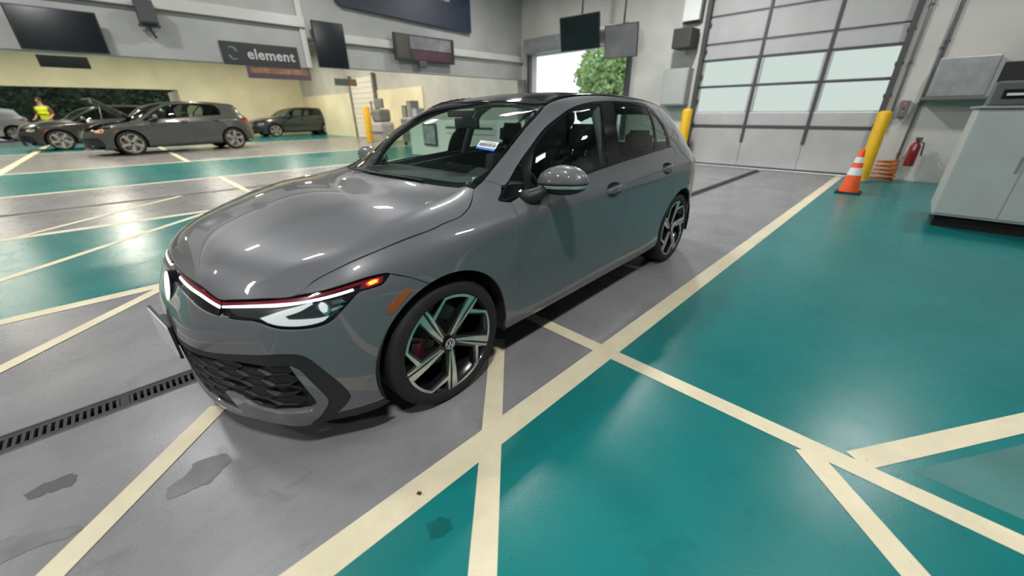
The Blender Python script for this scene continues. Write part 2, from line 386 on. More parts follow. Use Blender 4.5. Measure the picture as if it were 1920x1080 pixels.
def panel_mesh(name, loops, chart, sp=.022, gap=.0018, off=0.0, depth=.014, dome=0):
    B3 = []; B2 = []
    for li, lp in enumerate(loops):
        p3 = smooth_loop(lp, sp*.6); p2 = [chart.to2(p) for p in p3]
        area = sum(p2[i-1][0]*p2[i][1]-p2[i][0]*p2[i-1][1] for i in range(len(p2)))
        if (area < 0) == (li == 0): p2.reverse(); p3.reverse()
        q = []
        for i in range(len(p2)):
            a, b, c = np.array(p2[i-1]), np.array(p2[i]), np.array(p2[(i+1) % len(p2)])
            t = (c-a); L = np.linalg.norm(t); t = t/L if L > 1e-9 else np.array((1, 0)); q.append(tuple(b + gap*np.array((-t[1], t[0]))))
        B2.append(q); B3.append(p3)
    allb = np.array([p for l in B2 for p in l])
    x0, y0 = allb.min(0); x1, y1 = allb.max(0)
    gx, gy = np.meshgrid(np.arange(x0, x1, sp), np.arange(y0, y1, sp*.87)); gx[1::2] += sp*.5
    X, Y = gx.ravel(), gy.ravel(); ins = np.zeros(X.shape, bool)
    for l in B2: ins ^= inside(l, X, Y)
    X, Y = X[ins], Y[ins]
    if len(X):
        dm = np.full(len(X), 9.)
        for p in allb: dm = np.minimum(dm, (X-p[0])**2+(Y-p[1])**2)
        k = dm > (sp*.45)**2; X, Y = X[k], Y[k]
    verts = [Vector(p) for l in B2 for p in l]; edges = []; s = 0; ranges = []
    for l in B2:
        n = len(l); edges += [(s+i, s+(i+1) % n) for i in range(n)]; ranges.append((s, n)); s += n
    verts += [Vector((x, y)) for x, y in zip(X, Y)]
    r = geometry.delaunay_2d_cdt(verts, edges, [], 0, 1e-7)
    rv, rf, orig = r[0], r[2], r[3]
    cen = np.array([(sum(rv[i].x for i in f)/3, sum(rv[i].y for i in f)/3) for f in rf]); k = np.zeros(len(cen), bool)
    for l in B2: k ^= inside(l, cen[:, 0], cen[:, 1])
    flat3 = [p for l in B3 for p in l]
    V = []; N = []; ok = []; omap = {}
    for i, v in enumerate(rv):
        src = orig[i][0] if orig[i] else None
        h = chart.cast((v.x, v.y))
        if src is not None and src < len(flat3):
            omap.setdefault(src, i)
            if h is None or (h[0]-Vector(flat3[src])).length > .04: h = nearest(flat3[src])
        V.append(None if h is None else h[0] + h[1]*off); N.append(None if h is None else h[1])
    F = []
    for f, kk in zip(rf, k):
        if not kk or any(V[i] is None for i in f): continue
        a, b, c = (V[i] for i in f)
        g = (b-a).cross(c-a)
        if g.length < 1e-12: continue
        F.append(tuple(f) if g.dot(N[f[0]]) > 0 else tuple(reversed(f)))
    V = [v if v is not None else Vector((0, 0, -9)) for v in V]; N = [n if n is not None else Vector((0, 0, 1)) for n in N]
    if depth:
        for s, n in ranges:
            ids = [omap.get(s+i) for i in range(n)]; ids = [i for i in ids if i is not None]; m = len(ids); b = len(V)
            for j in range(m):
                i = ids[j]; t = (V[ids[(j+1) % m]]-V[ids[j-1]]); o = t.cross(N[i]); o = o.normalized() if o.length > 1e-9 else N[i]
                V += [V[i].copy(), V[i]-N[i]*depth]; N += [(o+N[i]*.5).normalized(), o]
            for j in range(m):
                j2 = (j+1) % m; F.append((b+2*j, b+2*j+1, b+2*j2+1, b+2*j2))
    used = sorted({i for f in F for i in f}); mp = {u: i for i, u in enumerate(used)}
    return to_mesh(name, [V[u] for u in used], [tuple(mp[i] for i in f) for f in F], [N[u] for u in used])
def panel(name, loops, chart, m, parent, both=False, **k):
    me = panel_mesh(name, loops, chart, **k); o = link(name, me, m, parent)
    if both: return o, link(name, mirrored(me, name), m, parent if not callable(both) else both)
    return o
def S(y, z): return tuple(SIDEC.cast(SIDEC.to2((0, y, z)))[0])
def arc(yc, a0, a1, r=.371, n=14):
    return [S(yc + r*math.cos(math.radians(a0+(a1-a0)*i/n)), .321 + r*math.sin(math.radians(a0+(a1-a0)*i/n))) for i in range(n+1)]
WB = 2.635
# ---------------------------------------------------------------- the grey hatchback
car = empty('hatchback', (0, 1.25, 0), label='grey hatchback with lit headlamps, red grille line and five-spoke wheels, parked across the floor drain', cat='car')
CARP = empty('t', (0, 0, 0))                      # parts are built in car coordinates and hung on the car at the end
def part_root(name, par): return empty(name, (0, 0, 0), parent=par)
SHUT = [(.72, -.548, .735), (.738, -.484, .773), (.772, -.398, .809), (.799, -.274, .84), (.811, -.13, .863), (.816, -.012, .876), (.81, .063, .887), (.804, .153, .897), (.785, .211, .912), (.766, .249, .925), (.715, .316, .958), (.691, .342, .975)]
LAMPTOP = [(.495, -.738, .711), (.533, -.715, .715), (.62, -.653, .725), (.72, -.547, .734), (.768, -.486, .742), (.813, -.407, .758), (.843, -.317, .770), (.858, -.26, .768), (.862, -.25, .764)]
LAMPLOW = [(.864, -.288, .731), (.857, -.326, .726), (.842, -.375, .722), (.837, -.395, .706), (.819, -.45, .657), (.803, -.489, .625), (.786, -.522, .615), (.76, -.567, .614), (.717, -.631, .626), (.699, -.651, .636), (.665, -.677, .653), (.64, -.692, .657), (.573, -.732, .655), (.504, -.764, .658)]
STRIPTOP = [(0, -.79, .734), (.107, -.788, .734), (.167, -.786, .735), (.296, -.774, .737), (.377, -.762, .733), (.44, -.751, .722), (.495, -.738, .711)]
STRIPLOW = [(.504, -.764, .658), (.461, -.78, .662), (.40, -.797, .670), (.333, -.806, .679), (.265, -.811, .683), (.205, -.815, .682), (0, -.818, .680)]
WSBASE = [(.688, .352, .978), (.56, .30, .982), (.432, .262, .985), (.146, .222, .991), (0, .217, .992)]
WSSIDE = [(.672, .426, 1.008), (.648, .588, 1.106), (.619, .773, 1.218), (.595, .95, 1.313), (.578, 1.04, 1.358)]
DITCH = [(.576, 1.15, 1.386), (.570, 1.45, 1.413), (.565, 1.8, 1.417), (.557, 2.2, 1.404), (.54, 2.5, 1.382), (.52, 2.75, 1.352), (.502, 2.91, 1.318)]
SEAMA = [(.691, .448, 1.005), (.705, .465, .999), (.719, .477, .991), (.734, .493, .982)]
COUT = [(0, -.895, .503), (.12, -.892, .505), (.208, -.886, .506), (.324, -.868, .507), (.386, -.852, .507), (.462, -.822, .508), (.558, -.773, .518), (.66, -.71, .531), (.70, -.675, .534), (.745, -.614, .523), (.764, -.585, .505), (.787, -.545, .436), (.807, -.493, .331), (.809, -.48, .282), (.804, -.487, .26), (.762, -.543, .185), (.745, -.565, .166)]
CIN = [(.705, -.62, .165), (.722, -.61, .185), (.747, -.587, .212), (.775, -.552, .278), (.777, -.553, .295), (.764, -.589, .395), (.751, -.613, .453), (.735, -.637, .480)]
HEXTOP = [(.70, -.672, .484), (.585, -.758, .487), (.448, -.828, .478), (.376, -.855, .475), (.279, -.878, .470), (.12, -.892, .466), (0, -.894, .465)]
BLADEIN = [(.737, -.636, .468), (.75, -.614, .382), (.758, -.592, .288), (.752, -.597, .268), (.737, -.616, .250), (.693, -.681, .256), (.63, -.721, .255), (.568, -.756, .262), (.515, -.787, .289), (.449, -.821, .313)]
FCUT = [(.815, .478, .912), (.832, .474, .897), (.892, .452, .823), (.888, .464, .647), (.873, .478, .454), S(.501, .271)]
RCUT = [(.831, 1.568, 1.010), (.853, 1.560, .954), (.878, 1.555, .903), (.893, 1.555, .751), (.889, 1.560, .664), (.88, 1.558, .546), (.871, 1.548, .465), S(1.515, .311), S(1.49, .264)]
QCUT = [(.806, 2.45, 1.040), (.818, 2.474, 1.019), (.871, 2.40, .936), (.896, 2.386, .774), S(2.384, .62)]
DLOR = [(.803, 2.437, 1.050), (.758, 2.458, 1.143), (.694, 2.45, 1.236), (.618, 2.415, 1.325), (.587, 2.32, 1.366)]
DLOT = [(.598, 1.996, 1.384), (.608, 1.613, 1.385), (.624, 1.355, 1.365), (.639, 1.196, 1.337), (.658, 1.044, 1.289), (.672, .907, 1.234), (.696, .769, 1.154), (.715, .644, 1.074), (.740, .518, .985)]
DLOTIP = [(.757, .47, .957), (.778, .424, .930), (.790, .422, .922), (.80, .44, .919)]
BELT = [(.81, .62, .940), (.844, 1.083, .977), (.832, 1.551, 1.008), (.82, 2.111, 1.038)]
P = M['paint']
hood = panel('hood', [half(STRIPTOP[:-1] + LAMPTOP[:3] + SHUT + WSBASE)], NOSE, P, CARP)
panel('fender', [LAMPTOP[3:] + [S(-.17, .725)] + arc(0, 105.5, -11) + [S(.40, .252), S(.498, .252)] + FCUT[::-1] + [(.80, .44, .919), (.790, .422, .922), (.778, .424, .930), (.757, .47, .957)] + SEAMA[::-1] + [(.672, .426, 1.008)] + SHUT[::-1][:-1]], FEND, P, CARP, both=True)
panel('front_bumper', [half(STRIPLOW[::-1] + LAMPLOW[::-1][1:] + [(.862, -.25, .764), S(-.17, .725)] + arc(0, 105.5, 198) + [S(-.42, .206), (.800, -.50, .206), (.772, -.53, .206)] + COUT[:-2][::-1])], CYL, P, CARP)
panel('lower_valance', [[S(-.352, .203), S(-.42, .203), (.800, -.50, .203), (.772, -.53, .203), (.762, -.543, .185), (.745, -.565, .166), (.80, -.468, .163), (.843, -.33, .172)]], CYL, M['black_plastic'], CARP, both=True, off=-.002)
panel('grille_surround', [half(COUT + CIN + HEXTOP)], CYL, M['trim_grey'], CARP, off=-.003, gap=.0005)
panel('bumper_blade', [CIN + BLADEIN + [(.475, -.812, .25), (.50, -.80, .18), (.56, -.758, .164), (.63, -.70, .163)]], CYL, P, CARP, both=True, gap=.001, off=.002, depth=.03)
panel('front_lip', [half([(0, -.884, .200), (.2, -.872, .200), (.40, -.835, .197), (.50, -.80, .19), (.53, -.778, .166), (.40, -.83, .162), (.2, -.86, .162), (0, -.871, .162)])], CYL, P, CARP, depth=.03, off=.001)
HEXL = half(HEXTOP[::-1] + [(.737, -.636, .468)] + BLADEIN[1:] + [(.475, -.812, .25), (.50, -.80, .19), (.2, -.874, .197), (0, -.886, .197)])
grille = panel('lower_grille', [HEXL], CYL, M['black_plastic'], CARP, off=-.030, depth=0, gap=0)
def grille_cells():
    poly = [CYL.to2(p) for p in HEXL]; W, H = .128, .050; bm = bmesh.new()
    def pt(u, z, o):
        h = CYL.cast((u, z)); return None if h is None else h[0] + h[1]*o
    for j in range(0, 9):
        for i in range(-12, 13):
            cx = i*W*.76; cz = .185 + j*H + (H/2 if i % 2 else 0)
            ok = inside(poly, np.array([cx, cx-W*.3, cx+W*.3, cx, cx]), np.array([cz, cz, cz, cz+H*.35, cz-H*.35]))
            if not ok.all(): continue
            hx = [(W*.5, 0), (W*.25, H*.5), (-W*.25, H*.5), (-W*.5, 0), (-W*.25, -H*.5), (W*.25, -H*.5)]
            op = abs(cx) > .47 and cz < .375 and (i + j) % 2 == 0
            rings = []
            for sc, o1, o2 in (((1.0, -.030, -.030), (.99, -.012, -.012), (.93, -.008, -.010), (.80, -.017, -.017), (.62, -.040, -.040)) if op else ((1.0, -.030, -.030), (.985, -.014, -.014), (.93, -.009, -.011), (.82, -.0135, -.018), (.30, -.011, -.020))):
                r = []
                for x, z in hx:
                    p = pt(cx+x*sc, cz+z*sc, o1 + (o2-o1)*(.5-z*sc/H))
                    if p is None: break
                    r.append(bm.verts.new(p))
                rings.append(r)
            if any(len(r) < 6 for r in rings): continue
            for a, b in zip(rings, rings[1:]):
                for k in range(6): bm.faces.new((a[k], a[(k+1) % 6], b[(k+1) % 6], b[k]))
            bm.faces.new(rings[-1])
            if op:
                s = 1 if cx > 0 else -1
                q = [pt(cx+s*x, cz+z, o) for x, z, o in ((-.012, -.013, -.012), (.010, -.003, -.006), (.050, -.001, -.007), (.030, -.014, -.009))]
                if all(q):
                    fins = bmesh.new(); f = [fins.verts.new(p) for p in q]; f2 = [fins.verts.new(p + Vector((0, .004, -.006))) for p in q]
                    fins.faces.new(f); fins.faces.new(f2[::-1])
                    for k in range(4): fins.faces.new((f[k], f2[k], f2[(k+1) % 4], f[(k+1) % 4]))
                    bmesh.ops.recalc_face_normals(fins, faces=fins.faces); link('fog_light_louver', bm_mesh('fog_light_louver', fins), M['trim_grey'], grille)
    bmesh.ops.recalc_face_normals(bm, faces=bm.faces)
    link('grille_cell_lattice', bm_mesh('grille_cell_lattice', bm), M['cell'], grille)
grille_cells()
# front strip between the lamps, with its red line and light line
strip = panel('upper_grille', [half(STRIPTOP + STRIPLOW)], CYL, M['black_gloss'], CARP, off=-.008, depth=0, gap=0)
def band(P0, P1, chart, name, m, par, off, both=False, sym=False, sp=.012):
    return panel(name, [half(P0 + P1)] if sym else [P0 + P1], chart, m, par, both=both, off=off, depth=.004, gap=0, sp=sp)
def down(L, dz, dy=0): return [(p[0], p[1]+dy, p[2]-dz) for p in L]
st = STRIPTOP[1:]
band(down(st, .007), down(st, .017)[::-1], CYL, 'red_line', M['red'], strip, -.004, both=True)
band(down(st, .0195), down(st, .0275)[::-1], CYL, 'light_line', M['drl'], strip, -.003, both=True)
# headlamps
def headlamp(sign):
    h = part_root('headlamp', CARP)
    def pp(name, loop, m, off, depth=.004, sp=.014, gap=0.0):
        me = panel_mesh(name, [loop], LAMPC, off=off, depth=depth, sp=sp, gap=gap)
        if sign < 0: me = mirrored(me, name)
        return link(name, me, m, h)
    full = LAMPTOP + LAMPLOW
    pp('lamp_housing', full, M['black_gloss'], -.022, 0)
    pp('lamp_inner_bezel', [(.525, -.735, .690), (.60, -.69, .697), (.70, -.59, .698), (.79, -.465, .706), (.818, -.425, .712), (.812, -.455, .66), (.79, -.505, .632), (.755, -.567, .622), (.70, -.64, .640), (.655, -.675, .662), (.56, -.73, .668)], M['lamp_inner'], -.018, 0)
    inner = smooth_loop(full, .02)
    pp('lens', full, M['lens'], -.001, .003, .02, .0012)
    t = LAMPTOP[:7]
    pp('red_line', down(t, .007) + down(t, .017)[::-1], M['red'], -.010)
    pp('light_line', [(.500, -.74, .692), (.575, -.704, .703), (.634, -.661, .710), (.733, -.557, .715), (.778, -.495, .722), (.816, -.428, .733), (.832, -.392, .739), (.835, -.390, .731), (.818, -.431, .7235), (.78, -.498, .713), (.736, -.56, .7065), (.688, -.617, .703), (.638, -.664, .702), (.578, -.706, .6955), (.503, -.742, .685)], M['drl'], -.009)
    pp('reflector', [(.659, -.673, .668), (.701, -.618, .687), (.764, -.522, .709), (.768, -.522, .701), (.747, -.563, .680), (.722, -.61, .668), (.730, -.602, .655), (.746, -.578, .650), (.785, -.515, .645), (.801, -.486, .648), (.794, -.502, .634), (.777, -.535, .626), (.75, -.58, .626), (.716, -.628, .636), (.693, -.653, .648)], M['reflector'], -.013)
    pp('projector', [(.775, -.514, .698), (.778, -.501, .712), (.788, -.487, .709), (.798, -.479, .694), (.803, -.474, .679), (.801, -.484, .656), (.794, -.497, .654), (.787, -.506, .668), (.777, -.516, .684)], M['chrome'], -.011, .01)
    pp('projector_lens', [(.781, -.507, .697), (.784, -.497, .705), (.791, -.487, .700), (.798, -.481, .687), (.798, -.486, .668), (.792, -.497, .664), (.786, -.505, .676)], M['projector'], -.007, .006)
    pp('lamp_rib', [(.806, -.470, .703), (.826, -.43, .700), (.829, -.424, .694), (.808, -.468, .690)], M['chrome'], -.010, .01)
    pp('lamp_rib', [(.806, -.475, .674), (.823, -.44, .684), (.825, -.437, .678), (.806, -.478, .664)], M['chrome'], -.010, .01)
    pp('turn_lens', [(.836, -.355, .752), (.847, -.318, .762), (.857, -.272, .762), (.859, -.285, .737), (.852, -.33, .731), (.842, -.37, .731)], M['red'], -.012)
    pp('turn_halo', [(.845, -.346, .748), (.849, -.322, .758), (.856, -.293, .757), (.858, -.30, .741), (.851, -.34, .737)], M['turn_halo'], -.009)
    pp('turn_light', [(.848, -.338, .749), (.850, -.322, .754), (.854, -.303, .755), (.856, -.305, .746), (.853, -.332, .741)], M['turn'], -.006)
    return h
headlamp(1); headlamp(-1)
panel('side_marker', [[(.88, -.207, .691), (.882, -.187, .688), (.883, -.18, .676), (.875, -.26, .613), (.873, -.275, .603), (.869, -.294, .609), (.869, -.297, .62), (.87, -.286, .636)]], SIDEC, M['amber'], CARP, both=True, off=.002, depth=.008, sp=.012, gap=0)
# sides
HA, HB = (1.378, .862), (2.232, .907)
def pocket_loop(y, z, g=0): return [S(y-.098-g, z-.006), S(y-.065, z+.028+g), S(y+.005, z+.038+g), S(y+.075, z+.028+g), S(y+.100+g, z+.004), S(y+.06, z-.036-g), S(y-.015, z-.046-g), S(y-.075, z-.032-g)]
panel('front_door', [FCUT + [S(.505, .264), S(.8, .264), S(1.2, .264)] + RCUT[::-1] + BELT[2:0:-1][:2] + [BELT[0]], pocket_loop(*HA)], SIDEC, P, CARP, both=True)
panel('rear_door', [RCUT[::-1][::-1] + [S(1.8, .266), S(2.268, .276)] + arc(WB, 187.2, 133.5) + QCUT[::-1][1:] + [(.80, 2.43, 1.046), BELT[3]], pocket_loop(*HB)], SIDEC, P, CARP, both=True)
panel('side_skirt', [[S(.385, .207), S(.375, .262), S(.8, .262), S(1.5, .262), S(2.26, .272), S(2.25, .207), S(1.5, .207), S(.8, .207)]], SIDEC, P, CARP, both=True, sp=.012)
RC = [S(3.0, 1.0), S(3.06, .93), S(3.10, .85)]
REARE = [(.575, 3.0, 1.235), (.615, 3.02, 1.15), (.645, 3.05, 1.08), (.655, 3.09, 1.02), (.66, 3.12, .975)]
RB = [S(3.12, .80), S(3.13, .70), S(3.10, .62), S(2.98, .595)]
panel('body_side', [[WSSIDE[0]] + WSSIDE[1:] + DITCH + REARE + RB + arc(WB, 46, 132.5) + QCUT[::-1][1:] + [(.805, 2.446, 1.046)] + DLOR + DLOT + SEAMA[::-1]], RAIL, P, CARP, both=True)
panel('rear_bumper_side', [[S(2.98, .59), S(3.10, .615), S(3.13, .55), S(3.14, .40), S(3.12, .27), S(2.99, .262)] + arc(WB, -9, 45)], SIDEC, P, CARP, both=True)
# windows: a black frame with openings and a pane in each
DLO = DLOTIP + BELT + DLOR + DLOT
W1 = [(.800, .455, .926), (.806, .600, .945), (.797, .607, .958), (.722, .668, 1.085), (.728, .60, 1.04), (.748, .52, .975), (.776, .45, .935)]
W2 = [(.812, .645, .951), (.846, 1.083, .987), (.833, 1.375, 1.007), (.79, 1.40, 1.13), (.70, 1.50, 1.29), (.630, 1.575, 1.368), (.632, 1.355, 1.352), (.650, 1.196, 1.322), (.668, 1.05, 1.275), (.684, .907, 1.213), (.706, .775, 1.132), (.712, .765, 1.12), (.76, .70, 1.05)]
W3 = [(.833, 1.56, 1.019), (.823, 2.095, 1.049), (.77, 2.16, 1.16), (.613, 2.305, 1.348), (.612, 2.0, 1.372), (.625, 1.755, 1.372), (.72, 1.63, 1.26), (.79, 1.57, 1.13)]
W4 = [(.818, 2.15, 1.053), (.808, 2.385, 1.058), (.768, 2.408, 1.143), (.705, 2.405, 1.232), (.640, 2.37, 1.312), (.620, 2.345, 1.332), (.70, 2.26, 1.25), (.77, 2.195, 1.16)]
fr, fr2 = panel('window_frame', [DLO, W1, W2, W3, W4], GLASS, M['black_gloss'], CARP, both=True, off=-.002, depth=.012, gap=.0008, sp=.018)
for nm, Wn, mm in (('quarter_glass', W1, 'side_glass'), ('door_glass', W2, 'side_glass'), ('door_glass', W3, 'privacy'), ('quarter_glass', W4, 'privacy')):
    me = panel_mesh(nm, [Wn], GLASS, off=-.005, depth=0, gap=-.003, sp=.03)
    link(nm, me, M[mm], fr); link(nm, mirrored(me, nm), M[mm], fr2)
WSL = WSBASE[::-1] + WSSIDE + [(.40, .995, 1.374), (.2, .975, 1.379), (0, .968, 1.380)]
ws = panel('windshield', [half(WSL)], WS, M['windshield'], CARP, depth=0, off=-.002, sp=.03)
WSIN = [(0, .262, 1.016), (.146, .267, 1.015), (.432, .312, 1.012), (.57, .36, 1.01), (.635, .42, 1.018), (.648, .50, 1.06), (.622, .66, 1.158), (.595, .83, 1.255), (.570, .975, 1.330), (.40, .955, 1.355), (.2, .935, 1.360), (0, .930, 1.361)]
panel('windshield_border', [half(WSL), half(WSIN)], WS, M['black_gloss'], ws, depth=0, off=-.007, gap=0)
RF = [(0, .985, 1.383), (.2, .992, 1.382), (.40, 1.012, 1.377), (.572, 1.055, 1.362)]
panel('sunroof', [half(RF + [(.570, 1.2, 1.393), (.566, 1.45, 1.412), (0, 1.43, 1.448)])], TOPC, M['black_gloss'], CARP, sp=.035)
panel('roof', [half([(0, 1.436, 1.449), (.565, 1.456, 1.413), (.560, 1.8, 1.417), (.552, 2.2, 1.404), (.535, 2.5, 1.382), (.515, 2.75, 1.352), (.50, 2.88, 1.325), (.25, 3.0, 1.36), (0, 3.05, 1.37)])], TOPC, M['black_gloss'], CARP, sp=.035)
# rear end
panel('rear_window', [half([(0, 3.16, 1.30), (.4, 3.1, 1.28), (.50, 3.07, 1.23), (.57, 3.12, 1.06), (0, 3.27, 1.02)])], REAR, M['privacy'], CARP, depth=0)
panel('tailgate', [half([(0, 3.27, 1.015), (.575, 3.12, 1.055), (.60, 3.15, .99), (.62, 3.2, .92), (.42, 3.33, .895), (.425, 3.38, .785), (.60, 3.27, .785), S(3.12, .79), S(3.13, .70), S(3.10, .62), (.55, 3.36, .60), (0, 3.43, .60)])], REAR, P, CARP)
panel('rear_spoiler', [half([(0, 3.08, 1.365), (.25, 3.02, 1.355), (.50, 2.92, 1.312), (.53, 3.0, 1.25), (.50, 3.06, 1.24), (.4, 3.09, 1.29), (0, 3.15, 1.31)])], Ortho((0, -.7, -.7)), M['black_gloss'], CARP, depth=.02, off=.004)
panel('tail_lamp', [[S(3.12, .975), S(2.96, .93), S(2.93, .90), S(3.02, .85), S(3.12, .80), (.60, 3.27, .78), (.43, 3.38, .78), (.43, 3.34, .89), (.62, 3.2, .92)]], Ortho((-.6, -.8, -.1)), M['tail'], CARP, both=True, off=.002)
panel('rear_bumper', [half([(0, 3.43, .595), (.55, 3.36, .595), S(3.10, .615), S(3.135, .55), S(3.14, .40), S(3.12, .27), (.5, 3.32, .25), (0, 3.38, .25)])], REAR, P, CARP)
# underside, wheel arches, cowl
def underside():
    bm = bmesh.new(); pr = [(.45, -.66), (.58, -.56), (.66, -.42), (.60, -.40), (.60, .40), (.77, .42), (.77, 2.22), (.60, 2.25), (.60, 3.03), (.70, 3.05), (.58, 3.24)]
    loop = [(x, y) for x, y in pr] + [(-x, y) for x, y in reversed(pr)]
    plate_bm(bm, loop, .185, .215, lambda p, h: Vector((p[0], p[1], h))); bmesh.ops.recalc_face_normals(bm, faces=bm.faces)
    return link('underbody', bm_mesh('underbody', bm), M['dark'], CARP)
underside()
for yc in (0, WB):
    for s in (1, -1):
        V = []; F = []
        for i in range(25):
            a = math.radians(-14 + 208*i/24); r = .377
            for x in (.868, .845, .59): V.append((s*(x if i not in (0, 24) else x), yc + r*math.cos(a)*(1 if x < .86 else .985), .321 + r*math.sin(a)*(1 if x < .86 else .985)))
        for i in range(24):
            for k in range(2): F.append((i*3+k, i*3+k+1, i*3+k+4, i*3+k+3))
        c = len(V); V.append((s*.59, yc, .4))
        for i in range(24): F.append((i*3+2, i*3+5, c))
        me = bpy.data.meshes.new('wheel_arch_liner'); me.from_pydata(V, [], F); me.update(); link('wheel_arch_liner', me, M['dark'], CARP)
# door handles: a bar standing over a dished pocket
def handle(y, z, mirror=1):
    h = part_root('door_handle', CARP)
    pocket = panel_mesh('handle_pocket', [pocket_loop(y, z, .001)], SIDEC, off=-.0005, depth=0, gap=0, sp=.008)
    bm = bmesh.new(); bm.from_mesh(pocket)
    for v in bm.verts:
        d = ((v.co.y-y)/.10)**2 + ((v.co.z-z+.003)/.042)**2
        v.co.x -= .034*max(0, 1-d)**.7
    pocket = bm_mesh('handle_pocket', bm, True)
    V = []; n = 14; ms = 17
    for i in range(ms):
        t = i/(ms-1); yy = y-.094 + .192*t; zz = z-.008 + .016*t; x = S(yy, zz)[0]; e = math.sin(math.pi*t)
        out = -.006 + .024*e**.45; rz = .006 + .0165*e**.4; rx = .004+.009*e**.4
        V += [(x + out + rx*math.cos(a), yy, zz + rz*math.sin(a)) for a in [2*math.pi*k/n for k in range(n)]]
    F = [(i*n+k, i*n+(k+1) % n, (i+1)*n+(k+1) % n, (i+1)*n+k) for i in range(ms-1) for k in range(n)] + [tuple(range(n)), tuple(range((ms-1)*n, ms*n))]
    bar = bpy.data.meshes.new('handle_bar'); bar.from_pydata(V, [], F); bm = bmesh.new(); bm.from_mesh(bar); bmesh.ops.recalc_face_normals(bm, faces=bm.faces); bar = bm_mesh('handle_bar', bm, True)
    if mirror < 0:
        for me in (pocket, bar):
            me.transform(Matrix.Scale(-1, 4, (1, 0, 0))); me.flip_normals()
    link('handle_pocket', pocket, P, h); link('handle_bar', bar, P, h)
for s in (1, -1):
    handle(HA[0], HA[1], s); handle(HB[0], HB[1], s)
# badge: dark disc, glowing ring and letters
def badge_strokes(r, t):
    """ring, upper V and lower W as flat polygons in a disc of radius r, stroke t"""
    out = []
    n = 40
    for i in range(n):
        a0, a1 = 2*math.pi*i/n, 2*math.pi*(i+1)/n
        out.append([(r*math.cos(a0), r*math.sin(a0)), (r*math.cos(a1), r*math.sin(a1)), ((r-t)*math.cos(a1), (r-t)*math.sin(a1)), ((r-t)*math.cos(a0), (r-t)*math.sin(a0))])
    def stroke(p, q):
        out.append([(p[0]-t*.55, p[1]), (p[0]+t*.55, p[1]), (q[0]+t*.55, q[1]), (q[0]-t*.55, q[1])])
    k = r-t
    for s in (-1, 1):
        stroke((s*.36*k, .88*k), (s*.05*k, .12*k))
        stroke((s*.80*k, .52*k), (s*.40*k, -.80*k)); stroke((s*.40*k, -.80*k), (s*.05*k, .02*k))
    return out
bd = part_root('badge', CARP)
def bfn(p, h): # badge plane: faces forward and a little up
    c = Vector((0, -.832, .648)); up = Vector((0, .26, .966)); n = Vector((0, -.966, .26))
    return c + Vector((1, 0, 0))*p[0] + up*p[1] + n*h
circ = [(.069*math.cos(2*math.pi*i/48), .069*math.sin(2*math.pi*i/48)) for i in range(48)]
plate('badge_disc', [circ], -.05, .010, bfn, M['black_gloss'], bd)
plate('badge_emblem', badge_strokes(.063, .0095), .009, .0135, bfn, M['badge'], bd)
# licence plate on a black holder
pl = part_root('licence_plate', CARP)
def pfn(p, h): return Vector((p[0], -.912 - h + p[0]*.10, .452 + p[1]*.985))
def rrect(hw, hh, r=.01, n=4):
    o = []
    for cx, cy, a0 in ((hw-r, hh-r, 0), (-hw+r, hh-r, 90), (-hw+r, -hh+r, 180), (hw-r, -hh+r, 270)):
        for i in range(n+1):
            a = math.radians(a0+90*i/n); o.append((cx+r*math.cos(a), cy+r*math.sin(a)))
    return o
plate('plate_face', [rrect(.152, .076)], .004, .008, pfn, M['plate'], pl)
plate('plate_holder', [rrect(.160, .084)], -.006, .004, pfn, M['black_plastic'], pl)
plate('plate_bracket', [rrect(.09, .05)], -.045, -.006, pfn, M['black_plastic'], pl)
